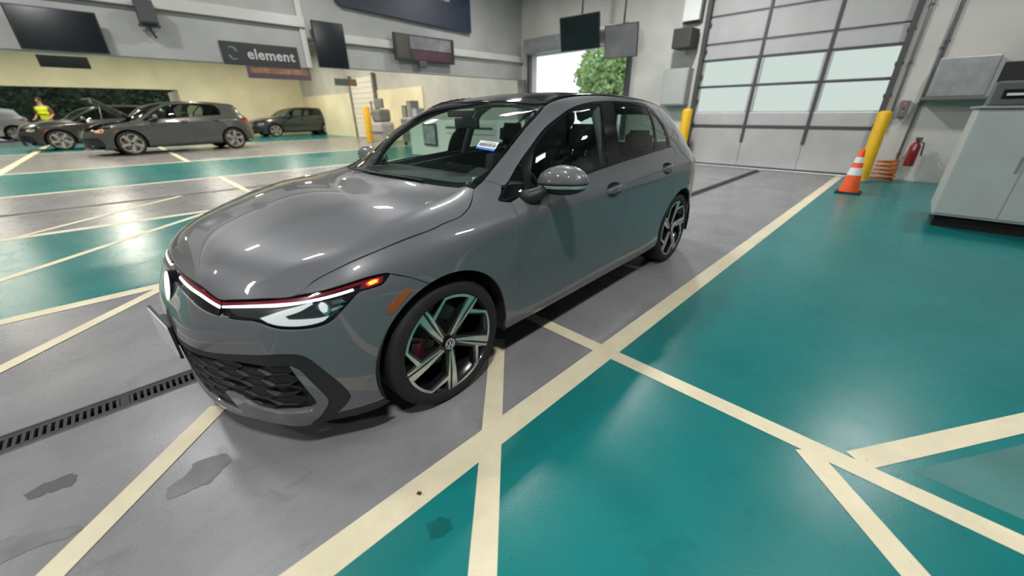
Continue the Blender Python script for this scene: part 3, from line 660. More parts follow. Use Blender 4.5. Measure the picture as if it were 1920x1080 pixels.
# wheels
FACE = .864
def wheel(y, side, phase, caliper):
    w = part_root('wheel', CARP)
    def fn(p, h):
        r = math.hypot(*p); return Vector((side*(FACE - .022*(1-r/.25)**1.3 if r < .25 else FACE) + side*h, y + p[0], .321 + p[1]))
    def pol(r, a): a = math.radians(a); return (r*math.cos(a), r*math.sin(a))
    prof = [(.2475, .640), (.262, .634), (.290, .630), (.312, .640), (.321, .662), (.3225, .70), (.3225, .715), (.3185, .717), (.3185, .722), (.3225, .724), (.3225, .752), (.3185, .754), (.3185, .759), (.3225, .761), (.3225, .79), (.3185, .792), (.3185, .797), (.3225, .80), (.321, .838), (.314, .856), (.300, .8665), (.285, .870), (.268, .8685), (.258, .8655), (.2525, .862), (.2475, .852)]
    tyre = lathe('tyre', [(r, side*(x)) for r, x in prof], M['rubber'], w, 72, 'x'); tyre.location = (0, y, .321)
    rim = lathe('rim_barrel', [(.2495, side*.860), (.2515, side*.864), (.2535, side*.8625), (.253, side*.855), (.240, side*.845), (.226, side*.80), (.215, side*.72), (.215, side*.66), (.0, side*.655)], M['rim_black'], w, 64, 'x'); rim.location = (0, y, .321)
    d = lathe('brake_disc', [(.03, side*.725), (.085, side*.725), (.09, side*.745), (.165, side*.745), (.165, side*.722), (.05, side*.722)], M['disc'], w, 48, 'x'); d.location = (0, y, .321)
    if caliper:
        a0, a1 = caliper; pol2 = [pol(.20, a0+(a1-a0)*i/8) for i in range(9)] + [pol(.118, a1+(a0-a1)*i/8) for i in range(9)]
        plate('brake_caliper', [pol2], 0, .055, lambda p, h: Vector((side*(.745+h), y+p[0], .321+p[1])), M['caliper'], w)
        pol3 = [pol(.185, a0+8+(a1-a0-16)*i/6) for i in range(7)] + [pol(.135, a1-8+(a0-a1+16)*i/6) for i in range(7)]
        plate('caliper_bridge', [pol3], .055, .066, lambda p, h: Vector((side*(.745+h), y+p[0], .321+p[1])), M['caliper'], w)
    sg = 1
    for k in range(5):
        f = phase + 72*k
        A = lambda r, a: pol(r, f + sg*a)
        arcs = [A(.2515, -37-35*i/7) for i in range(8)]; arci = [A(.2385, -71+33.5*i/7) for i in range(8)]
        bright = [[A(.2515, 0), A(.2515, -4), A(.2515, -8), A(.150, -4.2), A(.043, 6), A(.043, 22), A(.150, 4.6)],
                  [A(.2515, -10.6), A(.2515, -12.9), A(.195, -14.4), A(.172, -13.8), A(.060, -7.5), A(.047, -4), A(.052, 0), A(.150, -8.4)],
                  [A(.172, -13.8), A(.195, -14.4), A(.2515, -37), A(.2385, -37.7)],
                  arcs + arci]
        plate('spoke_face', bright, -.004, .0015, fn, M['alloy'], w)
        dark = [A(.249, 2.5), A(.249, -14.5), A(.192, -17.5), A(.244, -39), A(.236, -41), A(.165, -17), A(.060, -24), A(.046, -40), A(.046, 38), A(.060, 30), A(.150, 6.6)]
        plate('spoke_body', [dark], -.040, -.0042, fn, M['rim_black'], w)
    plate('wheel_hub', [[pol(.050, 15*i) for i in range(24)]], -.05, -.006, fn, M['rim_black'], w)
    hubc = plate('hub_cap', [[pol(.031, 15*i) for i in range(24)]], -.006, .010, fn, M['black_gloss'], w)
    def hfn(p, h):
        q = (p[0]*side, p[1]); return fn(q, h)
    plate('hub_emblem', badge_strokes(.0275, .0038), .0142, .0165, lambda p, h: Vector((side*(FACE-.022+h), y + side*p[0], .321+p[1])), M['emblem'], w)
    for k in range(5):
        a = math.radians(phase+36+72*k); b = lathe('lug_bolt', [(.0, side*.012), (.009, side*.012), (.0105, 0), (.0105, -side*.02)], M['rim_black'], w, 10, 'x'); b.location = (side*.830, y+.041*math.cos(a)*1.0, .321+.041*math.sin(a))
    return w
wheel(0, 1, 57.7, (152, 222)); wheel(WB, 1, 87, (-28, 28)); wheel(0, -1, 40, (152, 222)); wheel(WB, -1, 10, (-28, 28))
# door mirror
def mirror(side):
    m = part_root('door_mirror', CARP)
    C0 = Vector((.962, .70, 1.0))
    def shell(name, z0, z1, grow, mm, zt):
        """rows of a rounded pod between two heights; narrower towards the outer end"""
        V = []; F = []; nr = 9; na = 28
        for i in range(nr):
            t = i/(nr-1); z = z0 + (z1-z0)*t
            for j in range(na):
                a = 2*math.pi*j/na; ca, sa = math.cos(a), math.sin(a)
                h = (z - zt)/(.092 if z > zt else .058); k = math.sqrt(max(.0, 1-min(1, abs(h))**2.2))
                x = .158*k*(abs(ca)**.8)*(1 if ca > 0 else -1); yy = (.062*k+.006*grow)*(abs(sa)**.85)*(1 if sa > 0 else -1)
                if yy > 0: yy *= .9
                V.append((C0.x + x*(1+.02*grow) + .012*h*0, C0.y + yy - .10*x + .02*0, z + .10*x))
        for i in range(nr-1):
            for j in range(na):
                F.append((i*na+j, i*na+(j+1) % na, (i+1)*na+(j+1) % na, (i+1)*na+j))
        F.append(tuple(reversed(range(na)))); F.append(tuple(range((nr-1)*na, nr*na)))
        me = bpy.data.meshes.new(name); me.from_pydata([(side*x, y, z) for x, y, z in V], [], F); me.update()
        bm = bmesh.new(); bm.from_mesh(me); bmesh.ops.remove_doubles(bm, verts=bm.verts, dist=1e-4); bmesh.ops.recalc_face_normals(bm, faces=bm.faces); bm.to_mesh(me); bm.free()
        for p in me.polygons: p.use_smooth = len(p.vertices) <= 4
        return link(name, me, mm, m)
    zt = .990
    shell('mirror_cap', zt+.002, zt+.0915, 1.0, P, zt)
    shell('mirror_band', zt-.005, zt+.002, .6, M['black_plastic'], zt)
    shell('mirror_turn_signal', zt-.020, zt-.005, 1.0, mirror_lens, zt)
    shell('mirror_lower_shell', zt-.0575, zt-.020, .4, M['black_plastic'], zt)
    bm = bmesh.new()
    tube_bm(bm, [(side*.80, .585, .915), (side*.84, .60, .922), (side*.87, .635, .940), (side*.90, .67, .960)], [.040, .040, .034, .026], 12)
    bmesh.ops.recalc_face_normals(bm, faces=bm.faces); link('mirror_arm', bm_mesh('mirror_arm', bm, True), M['black_plastic'], m)
    V = [(side*(C0.x + .128*math.cos(a)*(1 if math.cos(a) < 0 else .95)), C0.y + .0545 - .1*.128*math.cos(a), zt + .012 + .055*math.sin(a) + .1*.128*math.cos(a)) for a in [2*math.pi*i/28 for i in range(28)]]
    me = bpy.data.meshes.new('mirror_glass'); me.from_pydata(V, [], [tuple(range(28))]); me.update(); link('mirror_glass', me, M['mirror'], m)
mirror_lens = mat('mirror_lens', (.30, .42, .40), .12, .3, .8)
mirror(1); mirror(-1)
# windscreen sticker: white label with a blue foot
stick = part_root('window_sticker', CARP)
# sticker lies on the glass low on the driver's side
STC = [Vector(p) for p in ((.490, .554, 1.127), (.595, .585, 1.121), (.578, .644, 1.160), (.478, .603, 1.161))]      # foot left, foot right, top right, top left
def glass_quad(name, x0, x1, s0, s1, off, m):
    V = []
    for x, t in ((x0, s0), (x1, s0), (x1, s1), (x0, s1)):
        p = (STC[0]*(1-x)+STC[1]*x)*(1-t) + (STC[3]*(1-x)+STC[2]*x)*t; b = nearest(p); V.append(b[0] + b[1]*off)
    me = bpy.data.meshes.new(name); me.from_pydata([tuple(v) for v in V], [], [(0, 1, 2, 3)]); me.update(); return link(name, me, m, stick)
glass_quad('sticker_paper', 0, 1, .22, 1, .003, M['white']); glass_quad('sticker_stripe', 0, 1, 0, .22, .003, M['blue'])
_x = .08
while _x < .9:
    wd = random.choice((.02, .03, .05)); glass_quad('sticker_bar', _x, _x+wd, .36, .72, .0036, M['ink']); _x += wd + random.choice((.02, .03))
glass_quad('sticker_line', .25, .85, .82, .86, .0036, M['ink'])
# ---- cabin
def cushion(name, parent, x0, x1, y0, y1, z0, z1, m, bev=.05, tilt=0, piv=None):
    bm = bmesh.new(); box_bm(bm, x0, x1, y0, y1, z0, z1)
    bmesh.ops.subdivide_edges(bm, edges=bm.edges, cuts=2, use_grid_fill=True)
    bmesh.ops.bevel(bm, geom=[e for e in bm.edges if e.calc_face_angle(0) > 1], offset=bev, segments=3, affect='EDGES')
    if tilt: bmesh.ops.rotate(bm, cent=piv, matrix=Matrix.Rotation(tilt, 3, 'X'), verts=bm.verts)
    return link(name, bm_mesh(name, bm, True), m, parent)
for sx in (.37, -.37):
    s = part_root('front_seat', CARP)
    cushion('seat_cushion', s, sx-.25, sx+.25, 1.02, 1.52, .34, .50, M['seat'])
    cushion('seat_back', s, sx-.25, sx+.25, 1.50, 1.63, .42, 1.03, M['seat'], .05, -.24, (sx, 1.55, .45))
    cushion('headrest', s, sx-.135, sx+.135, 1.70, 1.80, 1.05, 1.235, M['seat'], .045, -.12, (sx, 1.75, 1.1))
    for q in (-.06, .06): tube('headrest_post', [(sx+q, 1.71, .95), (sx+q, 1.745, 1.10)], .007, M['chrome'], s)
rs = part_root('rear_seat', CARP)
cushion('seat_cushion', rs, -.62, .62, 1.95, 2.42, .36, .54, M['seat'])
cushion('seat_back', rs, -.62, .62, 2.42, 2.56, .45, 1.00, M['seat'], .05, -.25, (0, 2.48, .5))
for q in (-.40, .40): cushion('headrest', rs, q-.13, q+.13, 2.62, 2.71, 1.00, 1.16, M['seat'], .04)
def prism(name, prof, x0, x1, m, parent, bev=0):
    bm = bmesh.new(); plate_bm(bm, prof, x0, x1, lambda p, h: Vector((h, p[0], p[1]))); bmesh.ops.recalc_face_normals(bm, faces=bm.faces)
    return link(name, bm_mesh(name, bm), m, parent)
prism('dashboard', [(.30, .93), (.42, .955), (.62, .968), (.78, .955), (.85, .92), (.88, .84), (.84, .70), (.80, .55), (.36, .55)], -.69, .69, M['dash'], CARP)
prism('instrument_hood', [(.70, .96), (.80, 1.0), (.90, .985), (.90, .86), (.75, .86)], .20, .54, M['dash'], CARP)
box('centre_screen', -.16, .12, .835, .86, .86, 1.0, M['black_gloss'], CARP, .008)
sw = part_root('steering_wheel', CARP)
_sw = Matrix.Translation((.37, 1.02, .87)) @ Matrix.Rotation(math.radians(-66), 4, 'X')
bm = bmesh.new(); tube_bm(bm, [_sw @ Vector((.18*math.cos(2*math.pi*i/36), .18*math.sin(2*math.pi*i/36), 0)) for i in range(37)], .015, 8, False)
link('wheel_rim', bm_mesh('wheel_rim', bm, True), M['black_plastic'], sw)
bm = bmesh.new(); box_bm(bm, -.07, .07, -.05, .05, -.03, .012, .02); box_bm(bm, -.175, .175, -.016, .016, -.012, .002); box_bm(bm, -.016, .016, -.175, 0, -.012, .002); bm.transform(_sw)
link('wheel_spokes', bm_mesh('wheel_spokes', bm), M['black_plastic'], sw)
rv = part_root('rear_view_mirror', CARP)
bm = bmesh.new(); box_bm(bm, -.115, .115, .90, .93, 1.225, 1.29, .012); link('mirror_case', bm_mesh('mirror_case', bm), M['black_plastic'], rv)
tube('mirror_stalk', [(0, .90, 1.29), (0, .86, 1.325)], .012, M['black_plastic'], rv)
box('camera_cover', -.06, .06, .80, .92, 1.295, 1.335, M['black_plastic'], rv, .01)
panel('headliner', [half([(0, 1.0, 1.38), (.54, 1.08, 1.36), (.53, 1.8, 1.41), (.50, 2.6, 1.37), (.46, 2.85, 1.33), (0, 3.0, 1.37)])], TOPC, M['headliner'], CARP, off=-.035, depth=0, sp=.06)
for s in (1, -1):
    prism('door_card', [(.45, .25), (.48, .90), (1.5, .985), (2.4, 1.02), (2.9, 1.02), (2.9, .9), (2.6, .72), (2.25, .5), (2.2, .25)], s*.735, s*.715, M['dash'], CARP)
    tube('pillar_trim', [(s*.74, 1.50, .98), (s*.66, 1.53, 1.2), (s*.57, 1.58, 1.36)], .035, M['headliner'], CARP, 8)
box('cabin_floor', -.72, .72, .40, 3.1, .24, .30, M['dark'], CARP)
box('parcel_shelf', -.58, .58, 2.62, 3.08, .90, .93, M['seat'], CARP)
box('engine_cover', -.50, .50, -.62, .25, .30, .60, M['dark'], CARP)
for s in (1, -1):
    tube('wiper', [(s*.10-.25, .235, 1.000), (s*.10+.05, .245, 1.003), (s*.10+.28, .262, 1.001)], .006, M['black_plastic'], CARP, 6)

# hang the parts on the car
for ch in [o for o in COL.objects if o.parent == CARP]:
    ch.parent = car; ch.location = Vector(ch.location) - Vector(car.location)
bpy.data.objects.remove(CARP)
KIDS = {}
for o in COL.objects:
    if o.parent: KIDS.setdefault(o.parent.name, []).append(o)
SKIP = ('badge', 'licence_plate', 'window_sticker', 'front_seat', 'rear_seat', 'steering_wheel', 'wiper', 'rear_view', 'grille_cell', 'fog_light', 'lug_bolt', 'caliper', 'hub_emblem', 'dashboard', 'instrument', 'centre_screen', 'sticker', 'bumper_blade', 'turn_', 'lamp_rib', 'red_line', 'light_line')
def copy_car(name, loc, rz, sc, label, group, swap, skip=SKIP):
    """another car further back: the same build, its own colours and proportions"""
    r = empty(name, loc, rz, label, 'car', group); r.scale = sc
    def cp(o, par):
        c = o.copy(); COL.objects.link(c); c.parent = par
        for i, sl in enumerate(c.material_slots):
            mm = sl.material
            if mm is not None and mm.name in swap: sl.link = 'OBJECT'; sl.material = swap[mm.name]
        for k in KIDS.get(o.name, []):
            if not k.name.startswith(skip): cp(k, c)
    for k in KIDS[car.name]:
        if not k.name.startswith(skip): cp(k, r)
    return r
# ---------------------------------------------------------------- the service hall (lane coordinates, turned by -YAW)
def room(o): o.rotation_euler = (0, 0, -YAW); return o
def flat(name, polys, z, m, parent=None, kind=None):
    me = bpy.data.meshes.new(name); V = []; F = []
    for p in polys:
        b = len(V); V += [(x, y, z) for x, y in p]; F.append(tuple(range(b, b+len(p))))
    me.from_pydata(V, [], F); me.update(); bm = bmesh.new(); bm.from_mesh(me); bmesh.ops.recalc_face_normals(bm, faces=bm.faces)
    for f in bm.faces:
        if f.normal.z < 0: f.normal_flip()
    bm.to_mesh(me); bm.free()
    return link(name, me, m, parent, kind)
def rect(a, b, c, d): return [(a, c), (b, c), (b, d), (a, d)]
M['floor_grey'] = floor_mat('grey_floor_paint', (.228, .226, .231), (.105, .113, .110), .27, .48, 1.6)
M['floor_teal'] = floor_mat('teal_floor_paint', (.006, .170, .165), (.005, .09, .088), .25, .30, .9)
M['floor_line'] = floor_mat('cream_line_paint', (.70, .63, .44), (.40, .35, .25), .5, .30, 3.0)
M['stain'] = mat('damp_stain', (.150, .147, .147), .55, noise=.2, scale=12)
M['wet'] = mat('water_film', (.12, .12, .12), .10, bump=.25, scale=7)
M['wet_teal'] = mat('water_film_teal', (.006, .11, .095), .1, bump=.2, scale=7)
M['wall'] = mat('wall_paint', (.50, .49, .45), .7, noise=.10, scale=1.2, bump=.05)
M['wall_grey'] = mat('wall_grey', (.34, .34, .32), .7, noise=.12, scale=1.0)
M['wall_cream'] = mat('wall_cream', (.80, .72, .50), .7, noise=.10, scale=.8)
M['ceiling'] = mat('ceiling_paint', (.52, .52, .50), .8, noise=.1, scale=.6)
M['steel'] = mat('galvanised', (.30, .31, .31), .45, .6, noise=.15, scale=6)
M['frame_dark'] = mat('frame_dark', (.075, .072, .068), .5, .3, noise=.3, scale=20)
M['hall_grey'] = mat('hall_grey', (.24, .24, .235), .7, noise=.15, scale=1)
M['iron'] = mat('cast_iron', (.032, .030, .029), .6, .2, noise=.3, scale=30, bump=.2)
M['door'] = mat('door_panel', (.43, .43, .42), .5, noise=.08, scale=2)
M['seal'] = mat('door_rail', (.06, .06, .06), .5)
M['yellow'] = mat('bollard_yellow', (.72, .42, .01), .4, noise=.12, scale=9)
M['orange'] = mat('cone_orange', (.85, .10, .02), .4, noise=.1, scale=12)
M['pane'] = glass_mat('frosted_pane', (.68, .72, .69), 1.4)
M['screen'] = mat('screen', (.006, .010, .011), .15, noise=.2, scale=2)
M['navy'] = mat('banner_navy', (.016, .024, .042), .5, noise=.15, scale=3)
M['sign'] = mat('sign_dark', (.022, .022, .021), .45)
M['cabinet'] = mat('cabinet_white', (.46, .48, .46), .4, noise=.06, scale=3)
M['paper_white'] = mat('paper', (.72, .73, .70), .6)
floor = flat('floor', [rect(-36, -.415, -10, 10.3), rect(-.245, 8, -10, 10.3), rect(-.415, -.245, -10, -4.2), rect(-.415, -.245, 10.1, 10.3)], 0, M['floor_grey'], None, 'structure'); room(floor)
for i, p in enumerate(([(1.19, -10), (8, -10), (8, 10.3), (1.19, 10.3)], [(-5.15, -10), (-2.07, -10), (-2.07, 10.3), (-5.15, 10.3)], [(-13.85, -10), (-9.2, -10), (-9.2, 10.3), (-13.85, 10.3)], [(-31, -10), (-22, -10), (-22, 10.3), (-31, 10.3)])):
    flat('teal_paint', [p], .0012, M['floor_teal'], floor)
flat('grey_paint', [[(2.52, 1.05), (6, 6.4), (6, 1.05)]], .0018, mat('teal_smear', (.05, .17, .155), .5, noise=.2, scale=2), floor)  # greyish smear over the teal floor, laid in as a flat patch
def strip_line(a, b, w): 
    d = (Vector(b)-Vector(a)).normalized(); n = Vector((-d.y, d.x))*w/2; a, b = Vector(a), Vector(b)
    return [tuple(a+n), tuple(b+n), tuple(b-n), tuple(a-n)]
LN = [rect(1.128, 1.252, -10, 10.25), rect(-2.13, -2.005, -10, 10.25), rect(-5.22, -5.08, -10, 10.25), rect(-9.27, -9.13, -10, 10.25), rect(-13.92, -13.76, -10, 10.25), rect(-22.1, -21.9, -10, 10.25)]
for p in LN: flat('lane_line', [p], .0024, M['floor_line'], floor)
for p in (rect(-.245, 7.9, .868, .962), rect(-5.08, -.415, .868, .962), rect(-9.13, -5.22, .70, .80), rect(-31, -13.9, .66, .80), rect(-31, -10.5, -3.2, -3.0)): flat('cross_line', [p], .0028, M['floor_line'], floor)
for a, b in (((2.20, .88), (5.2, -2.12)), ((.62, .55), (4.2, -3.03)), ((.072, -.842), (3.0, -3.77)), ((-1.98, -.90), (1.2, -4.08)), ((-5.0, -.15), (-2.06, -3.09)), ((-6.95, -.22), (-5.15, -2.02)), ((2.36, .96), (3.3, 2.42))): flat('hatch_line', [strip_line(a, b, .092)], .0032, M['floor_line'], floor)
def blob(name, pts, z, m, jit=.012):
    P = smooth_loop([(x, y, 0) for x, y in pts], .015, corner=60); rr = random.Random(3)
    flat(name, [[(p[0]+rr.uniform(-jit, jit)*.5, p[1]+rr.uniform(-jit, jit)*.5) for p in P]], z, m, floor)
blob('damp_stain', [(.54, -1.09), (.47, -1.08), (.45, -1.02), (.40, -.98), (.43, -.90), (.44, -.88), (.50, -.875), (.53, -.92), (.57, -.96), (.55, -1.03)], .0016, M['stain'])
blob('damp_stain', [(.31, -1.53), (.37, -1.42), (.43, -1.335), (.47, -1.31), (.47, -1.36), (.44, -1.44), (.44, -1.53)], .0016, M['stain'])
blob('water_puddle', [(.12, -1.48), (.10, -1.42), (.11, -1.35), (.15, -1.33), (.19, -1.355), (.17, -1.41), (.16, -1.46)], .0016, M['wet'])
blob('water_puddle', [(1.32, -.45), (1.335, -.40), (1.36, -.375), (1.40, -.39), (1.39, -.44), (1.37, -.47)], .0018, M['wet_teal'])
# trench drain: channel, frame rails, slotted grate
dr = empty('trench_drain', lane(-.33, 3, 0), -YAW, 'long black slotted drain grate in the floor passing under the grey hatchback', 'drain')
def dx(o): o.location = (0, 0, 0); return o
def dbox(name, x0, x1, y0, y1, z0, z1, m, bev=0): return box(name, x0, x1, y0-3, y1-3, z0, z1, m, dr, bev)
bm = bmesh.new(); box_bm(bm, -.085, -.080, -7.2, 7.1, -.16, -.004); box_bm(bm, .080, .085, -7.2, 7.1, -.16, -.004); box_bm(bm, -.085, .085, -7.2, 7.1, -.165, -.16)
link('drain_channel', bm_mesh('drain_channel', bm), M['dark'], dr)
for s in (-1, 1):
    dbox('drain_frame', s*.0785-.0065, s*.0785+.0065, -4.2, 10.1, -.03, .0012, M['frame_dark'])
    dbox('grate_rail', s*.055-.0155, s*.055+.0155, -4.2, 10.1, -.025, -.001, M['iron'])
me0 = None; rest = bmesh.new(); k = 0; v = -4.19
while v < 10.08:
    k += 1; wide = k % 38 == 2
    if -2.6 < v < -.35:
        if me0 is None:
            bm = bmesh.new(); box_bm(bm, -.04, .04, -.0068, .0068, -.022, -.0012, .002); me0 = bm_mesh('grate_bar', bm); me0.materials.append(M['iron'])
        o = bpy.data.objects.new('grate_bar', me0); COL.objects.link(o); o.parent = dr; o.location = (0, v-3, 0)
        if wide: o.scale = (1, 2.6, 1)
    else: box_bm(rest, -.04, .04, v-3-.0068, v-3+.0068, -.022, -.0012)
    v += .0262
link('far_grate_bars', bm_mesh('far_grate_bars', rest), M['iron'], dr, 'stuff')
room(flat('trench_drain', [rect(-7.12, -6.95, -9, 10)], .0022, M['iron'])); o = COL.objects[-1] if False else bpy.data.objects['trench_drain.001']
tag(o, 'dark drain strip crossing the grey lane far behind the front badge', 'drain')
lf = box('brick_chip', -.008, .008, -.006, .006, .0028, .009, mat('chip_brown', (.09, .02, .012), .7), None, .0015); lf.location = lane(1.20, -.40); lf.rotation_euler = (0, 0, .5)
tag(lf, 'tiny reddish brown chip lying on the cream lane line', 'chip')
# shell
def wallbox(name, boxes, m, kind='structure'):
    bm = bmesh.new()
    for b in boxes: box_bm(bm, *b)
    return room(link(name, bm_mesh(name, bm), m, None, kind))
DU0, DU1, DZ = -2.28, 1.50, 4.30
wallbox('wall_back', [(-36, -8.05, 10.3, 10.6, 2.45, 5.6), (-14.9, -8.05, 10.3, 10.6, 0, 2.45), (-4.2, DU0, 10.3, 10.6, 0, 5.6), (-8.05, -4.2, 10.3, 10.6, 3.05, 5.6), (DU0, DU1, 10.3, 10.6, DZ, 5.6), (DU1, 8, 10.3, 10.6, 0, 5.6)], M['wall'])
wallbox('wall_back_bay', [(-36, -14.9, 10.25, 10.6, 0, 2.45)], M['wall_cream'])
wallbox('wall_right', [(8, 8.3, -10, 10.6, 0, 5.6)], M['hall_grey'])
wallbox('wall_front', [(-36, 8.3, -10.3, -10, 0, 5.6)], M['hall_grey'])
wallbox('wall_left', [(-36, -31, 3.1, 10.3, 0, 2.75), (-31.3, -31, -10, 10.3, 2.75, 5.6)], M['wall_cream'])
wallbox('ceiling', [(-36, 8.3, -10.3, 10.6, CEIL+.2, CEIL+.5)], M['ceiling'])
for k, v in enumerate((-6.5, -2.5, 1.5, 5.5, 9.3)): wallbox('trim_%d' % (k+1), [(-31, 8, v-.09, v+.09, CEIL-.12, CEIL+.2)], M['steel'])
# bulkhead between the bays: deep grey panel, pale ledge, and the higher beam with the banner
BU = -8.5
blk = wallbox('partition_beam', [(BU-.25, BU, -10, 3.10, 2.31, CEIL+.2), (BU-.25, BU, 3.10, 10.3, 2.92, CEIL+.2), (BU-.25, BU, 3.90, 10.3, 2.36, 2.92)], M['wall_grey'])
room(box('ledge', BU, BU+.10, -10, 3.10, 3.10, 3.30, M['wall'], None, .01, 'structure')).name = 'trim_6'
room(box('ledge', BU, BU+.12, 3.88, 10.3, 2.88, 3.06, M['wall'], None, .01, 'structure')).name = 'trim_7'
room(box('post', BU-.30, BU+.05, 2.98, 3.10, 2.31, CEIL, M['wall'], None, 0, 'structure')).name = 'pillar_1'
# main overhead door
dz = empty('door_1', lane(-.39, 10.42, 0), -YAW); dz['kind'] = 'structure'
secs = [(.03, .93, 0), (.98, 1.255, 0), (1.26, 1.86, 1), (1.86, 2.44, 1), (2.45, 2.76, 0), (2.80, 3.33, 0), (3.37, 3.95, 0), (3.99, 4.4, 0)]
W0, W1_ = DU0+.39, DU1+.39
cols = [W0, -.97+.39, .31+.39, W1_]
for a, b, win in secs:
    if not win:
        for c0, c1 in zip(cols, cols[1:]): box('door_panel', c0+.002, c1-.002, -.03, .03, a, b, M['door'], dz, .012)
    else:
        for c0, c1 in zip(cols, cols[1:]):
            bm = bmesh.new(); e = .05; box_bm(bm, c0+.03, c1-.03, -.03, .03, a, a+e*.6); box_bm(bm, c0+.03, c1-.03, -.03, .03, b-e*.6, b); box_bm(bm, c0+.03, c0+.03+e, -.03, .03, a, b); box_bm(bm, c1-.03-e, c1-.03, -.03, .03, a, b)
            f = link('pane_frame', bm_mesh('pane_frame', bm), M['door'], dz); box('window_pane', c0+.07, c1-.07, -.006, .006, a+.02, b-.02, M['pane'], f)
for z in (.955, 1.86, 2.445, 2.78, 3.35, 3.97): box('door_rail', W0, W1_, -.05, -.02, z-(.028 if z < 1 else .018), z+(.028 if z < 1 else .018), M['seal'], dz)
for c in cols[1:3]: box('door_stile', c-.03, c+.03, -.06, -.02, .60, 4.35, M['seal'], dz, .008)
for c in (W0+.02, W1_-.02):
    box('door_track', c-.045, c+.045, -.20, -.10, 0, 4.5, M['seal'], dz)
    for z in np.arange(.45, 4.3, .55): box('track_bracket', c-.07, c+.07, -.12, .0, z-.035, z+.035, M['seal'], dz, .01)
box('bottom_seal', W0-.02, W1_+.02, -.05, .05, .0, .035, M['rubber'], dz)
tube('spring_shaft', [(W0, -.25, 4.55), (W1_, -.25, 4.55)], .03, M['steel'], dz)
# second door, open: its frame only
d2 = empty('door_2', lane(-6.1, 10.3, 0), -YAW); d2['kind'] = 'structure'
for c in (-1.93, 1.88): box('door_track', c-.06, c+.06, -.16, -.04, 0, 3.2, M['seal'], d2)
box('rolled_curtain', -1.95, 1.9, -.45, -.05, 3.05, 3.5, M['steel'], d2, .1)
# ---------------------------------------------------------------- things standing in the hall
def place(o, u, v, z=0, rz=0): o.location = lane(u, v, z); o.rotation_euler = (0, 0, -YAW+rz); return o
def root(name, u, v, label, cat, group=None, z=0, rz=0): return empty(name, lane(u, v, z), -YAW+rz, label, cat, group)
# ceiling lamps: the fixtures that carry the light
for i, (u, v) in enumerate(LAMPS):
    L = root('ceiling_lamp', u, v, 'white ceiling lamp hanging above the service lanes', 'lamp', 'ceiling lamps above the lanes', CEIL)
    if i == 0:
        bm = bmesh.new(); box_bm(bm, -.20, .20, -.32, .32, -.30, -.22, .015); hs = bm_mesh('lamp_housing', bm); hs.materials.append(M['white'])
        bm = bmesh.new(); [box_bm(bm, x-.045, x+.045, -.24, .24, -.325, -.30, .005) for x in (-.10, .10)]; tb = bm_mesh('lamp_tubes', bm); tb.materials.append(mat('lamp_glow', (1, 1, 1), .5, emit=(1, .98, .95), estr=9))
        bm = bmesh.new(); [tube_bm(bm, [(0, y, -.22), (0, y, .2)], .006, 6) for y in (-.2, .2)]; sp_ = bm_mesh('lamp_rod', bm); sp_.materials.append(M['steel'])
    for n_, me in (('lamp_housing', hs), ('lamp_tubes', tb), ('lamp_rod', sp_)): link(n_, me, None, L)
# bollards and cone
def bollard(u, v, h, r, label, lean=0):
    b = root('bollard', u, v, label, 'bollard', None)
    lathe('bollard_post', [(0, 0), (r, 0), (r, h-.03), (r*.92, h-.008), (r*.6, h+.012), (0, h+.02)], M['yellow'], b, 24)
    lathe('bollard_foot', [(r*1.25, 0), (r*1.25, .03), (r, .045)], M['steel'], b, 24); return b
bollard(1.58, 9.55, 1.27, .105, 'yellow bollard at the right edge of the big door, behind the orange cone')
bollard(-2.17, 9.75, 1.35, .115, 'yellow bollard beside the rear roof corner of the grey hatchback')
bollard(-17.5, 8.6, 1.62, .17, 'yellow bollard far back left of the hatchback bonnet, near the dark car tail')
cn = root('traffic_cone', 1.56, 8.0, 'orange traffic cone with two white bands standing by the big door', 'cone')
box('cone_base', -.17, .17, -.17, .17, 0, .03, M['rubber'], cn, .01)
cz = [(.135, .03), (.118, .26), (.100, .26), ]
lathe('cone_body', [(.14, .03), (.034, .70), (.028, .715), (0, .715)], M['orange'], cn, 24)
for a, b in ((.30, .42), (.50, .59)):
    ra, rb = .14-.106*(a-.03)/.67, .14-.106*(b-.03)/.67; lathe('cone_band', [(ra+.0005, a), (ra+.003, a+.002), (rb+.003, b-.002), (rb+.0005, b)], M['white'], cn, 24)
# white equipment cabinet with printer and monitor
cb = root('equipment_cabinet', 2.95, 6.45, 'tall white cabinet on a plinth coloured as dark shadow at the far right', 'cabinet')
box('cabinet_body', -.42, .62, -.42, .55, .14, 1.31, M['cabinet'], cb, .015)
box('cabinet_plinth', -.38, .58, -.36, .5, 0, .14, M['dark'], cb)  # recessed base; shadow under the cabinet is put into its near-black colour
for x0, x1 in ((-.41, .09), (.10, .61)): 
    dd = box('cabinet_door', x0, x1, -.436, -.42, .17, 1.28, M['cabinet'], cb, .006)
box('handle', .04, .06, -.455, -.436, .68, .84, M['steel'], [o for o in COL.objects if o.name.startswith('cabinet_door')][-2])
box('worktop', -.45, .65, -.45, .58, 1.31, 1.335, M['steel'], cb, .006)
pr = root('printer', 2.80, 6.28, 'grey printer holding white paper on top of the white cabinet', 'printer', None, 1.336)
box('printer_body', -.22, .24, -.16, .24, 0, .24, mat('printer_grey', (.10, .105, .11), .5), pr, .02); box('paper_sheet', -.12, .20, -.185, -.10, .10, .125, M['paper_white'], pr); box('paper_slot', -.15, .22, -.166, -.15, .07, .16, M['dark'], pr)
mo = root('monitor', 2.86, 6.72, 'dark computer monitor behind the printer on the white cabinet', 'monitor', None, 1.336)
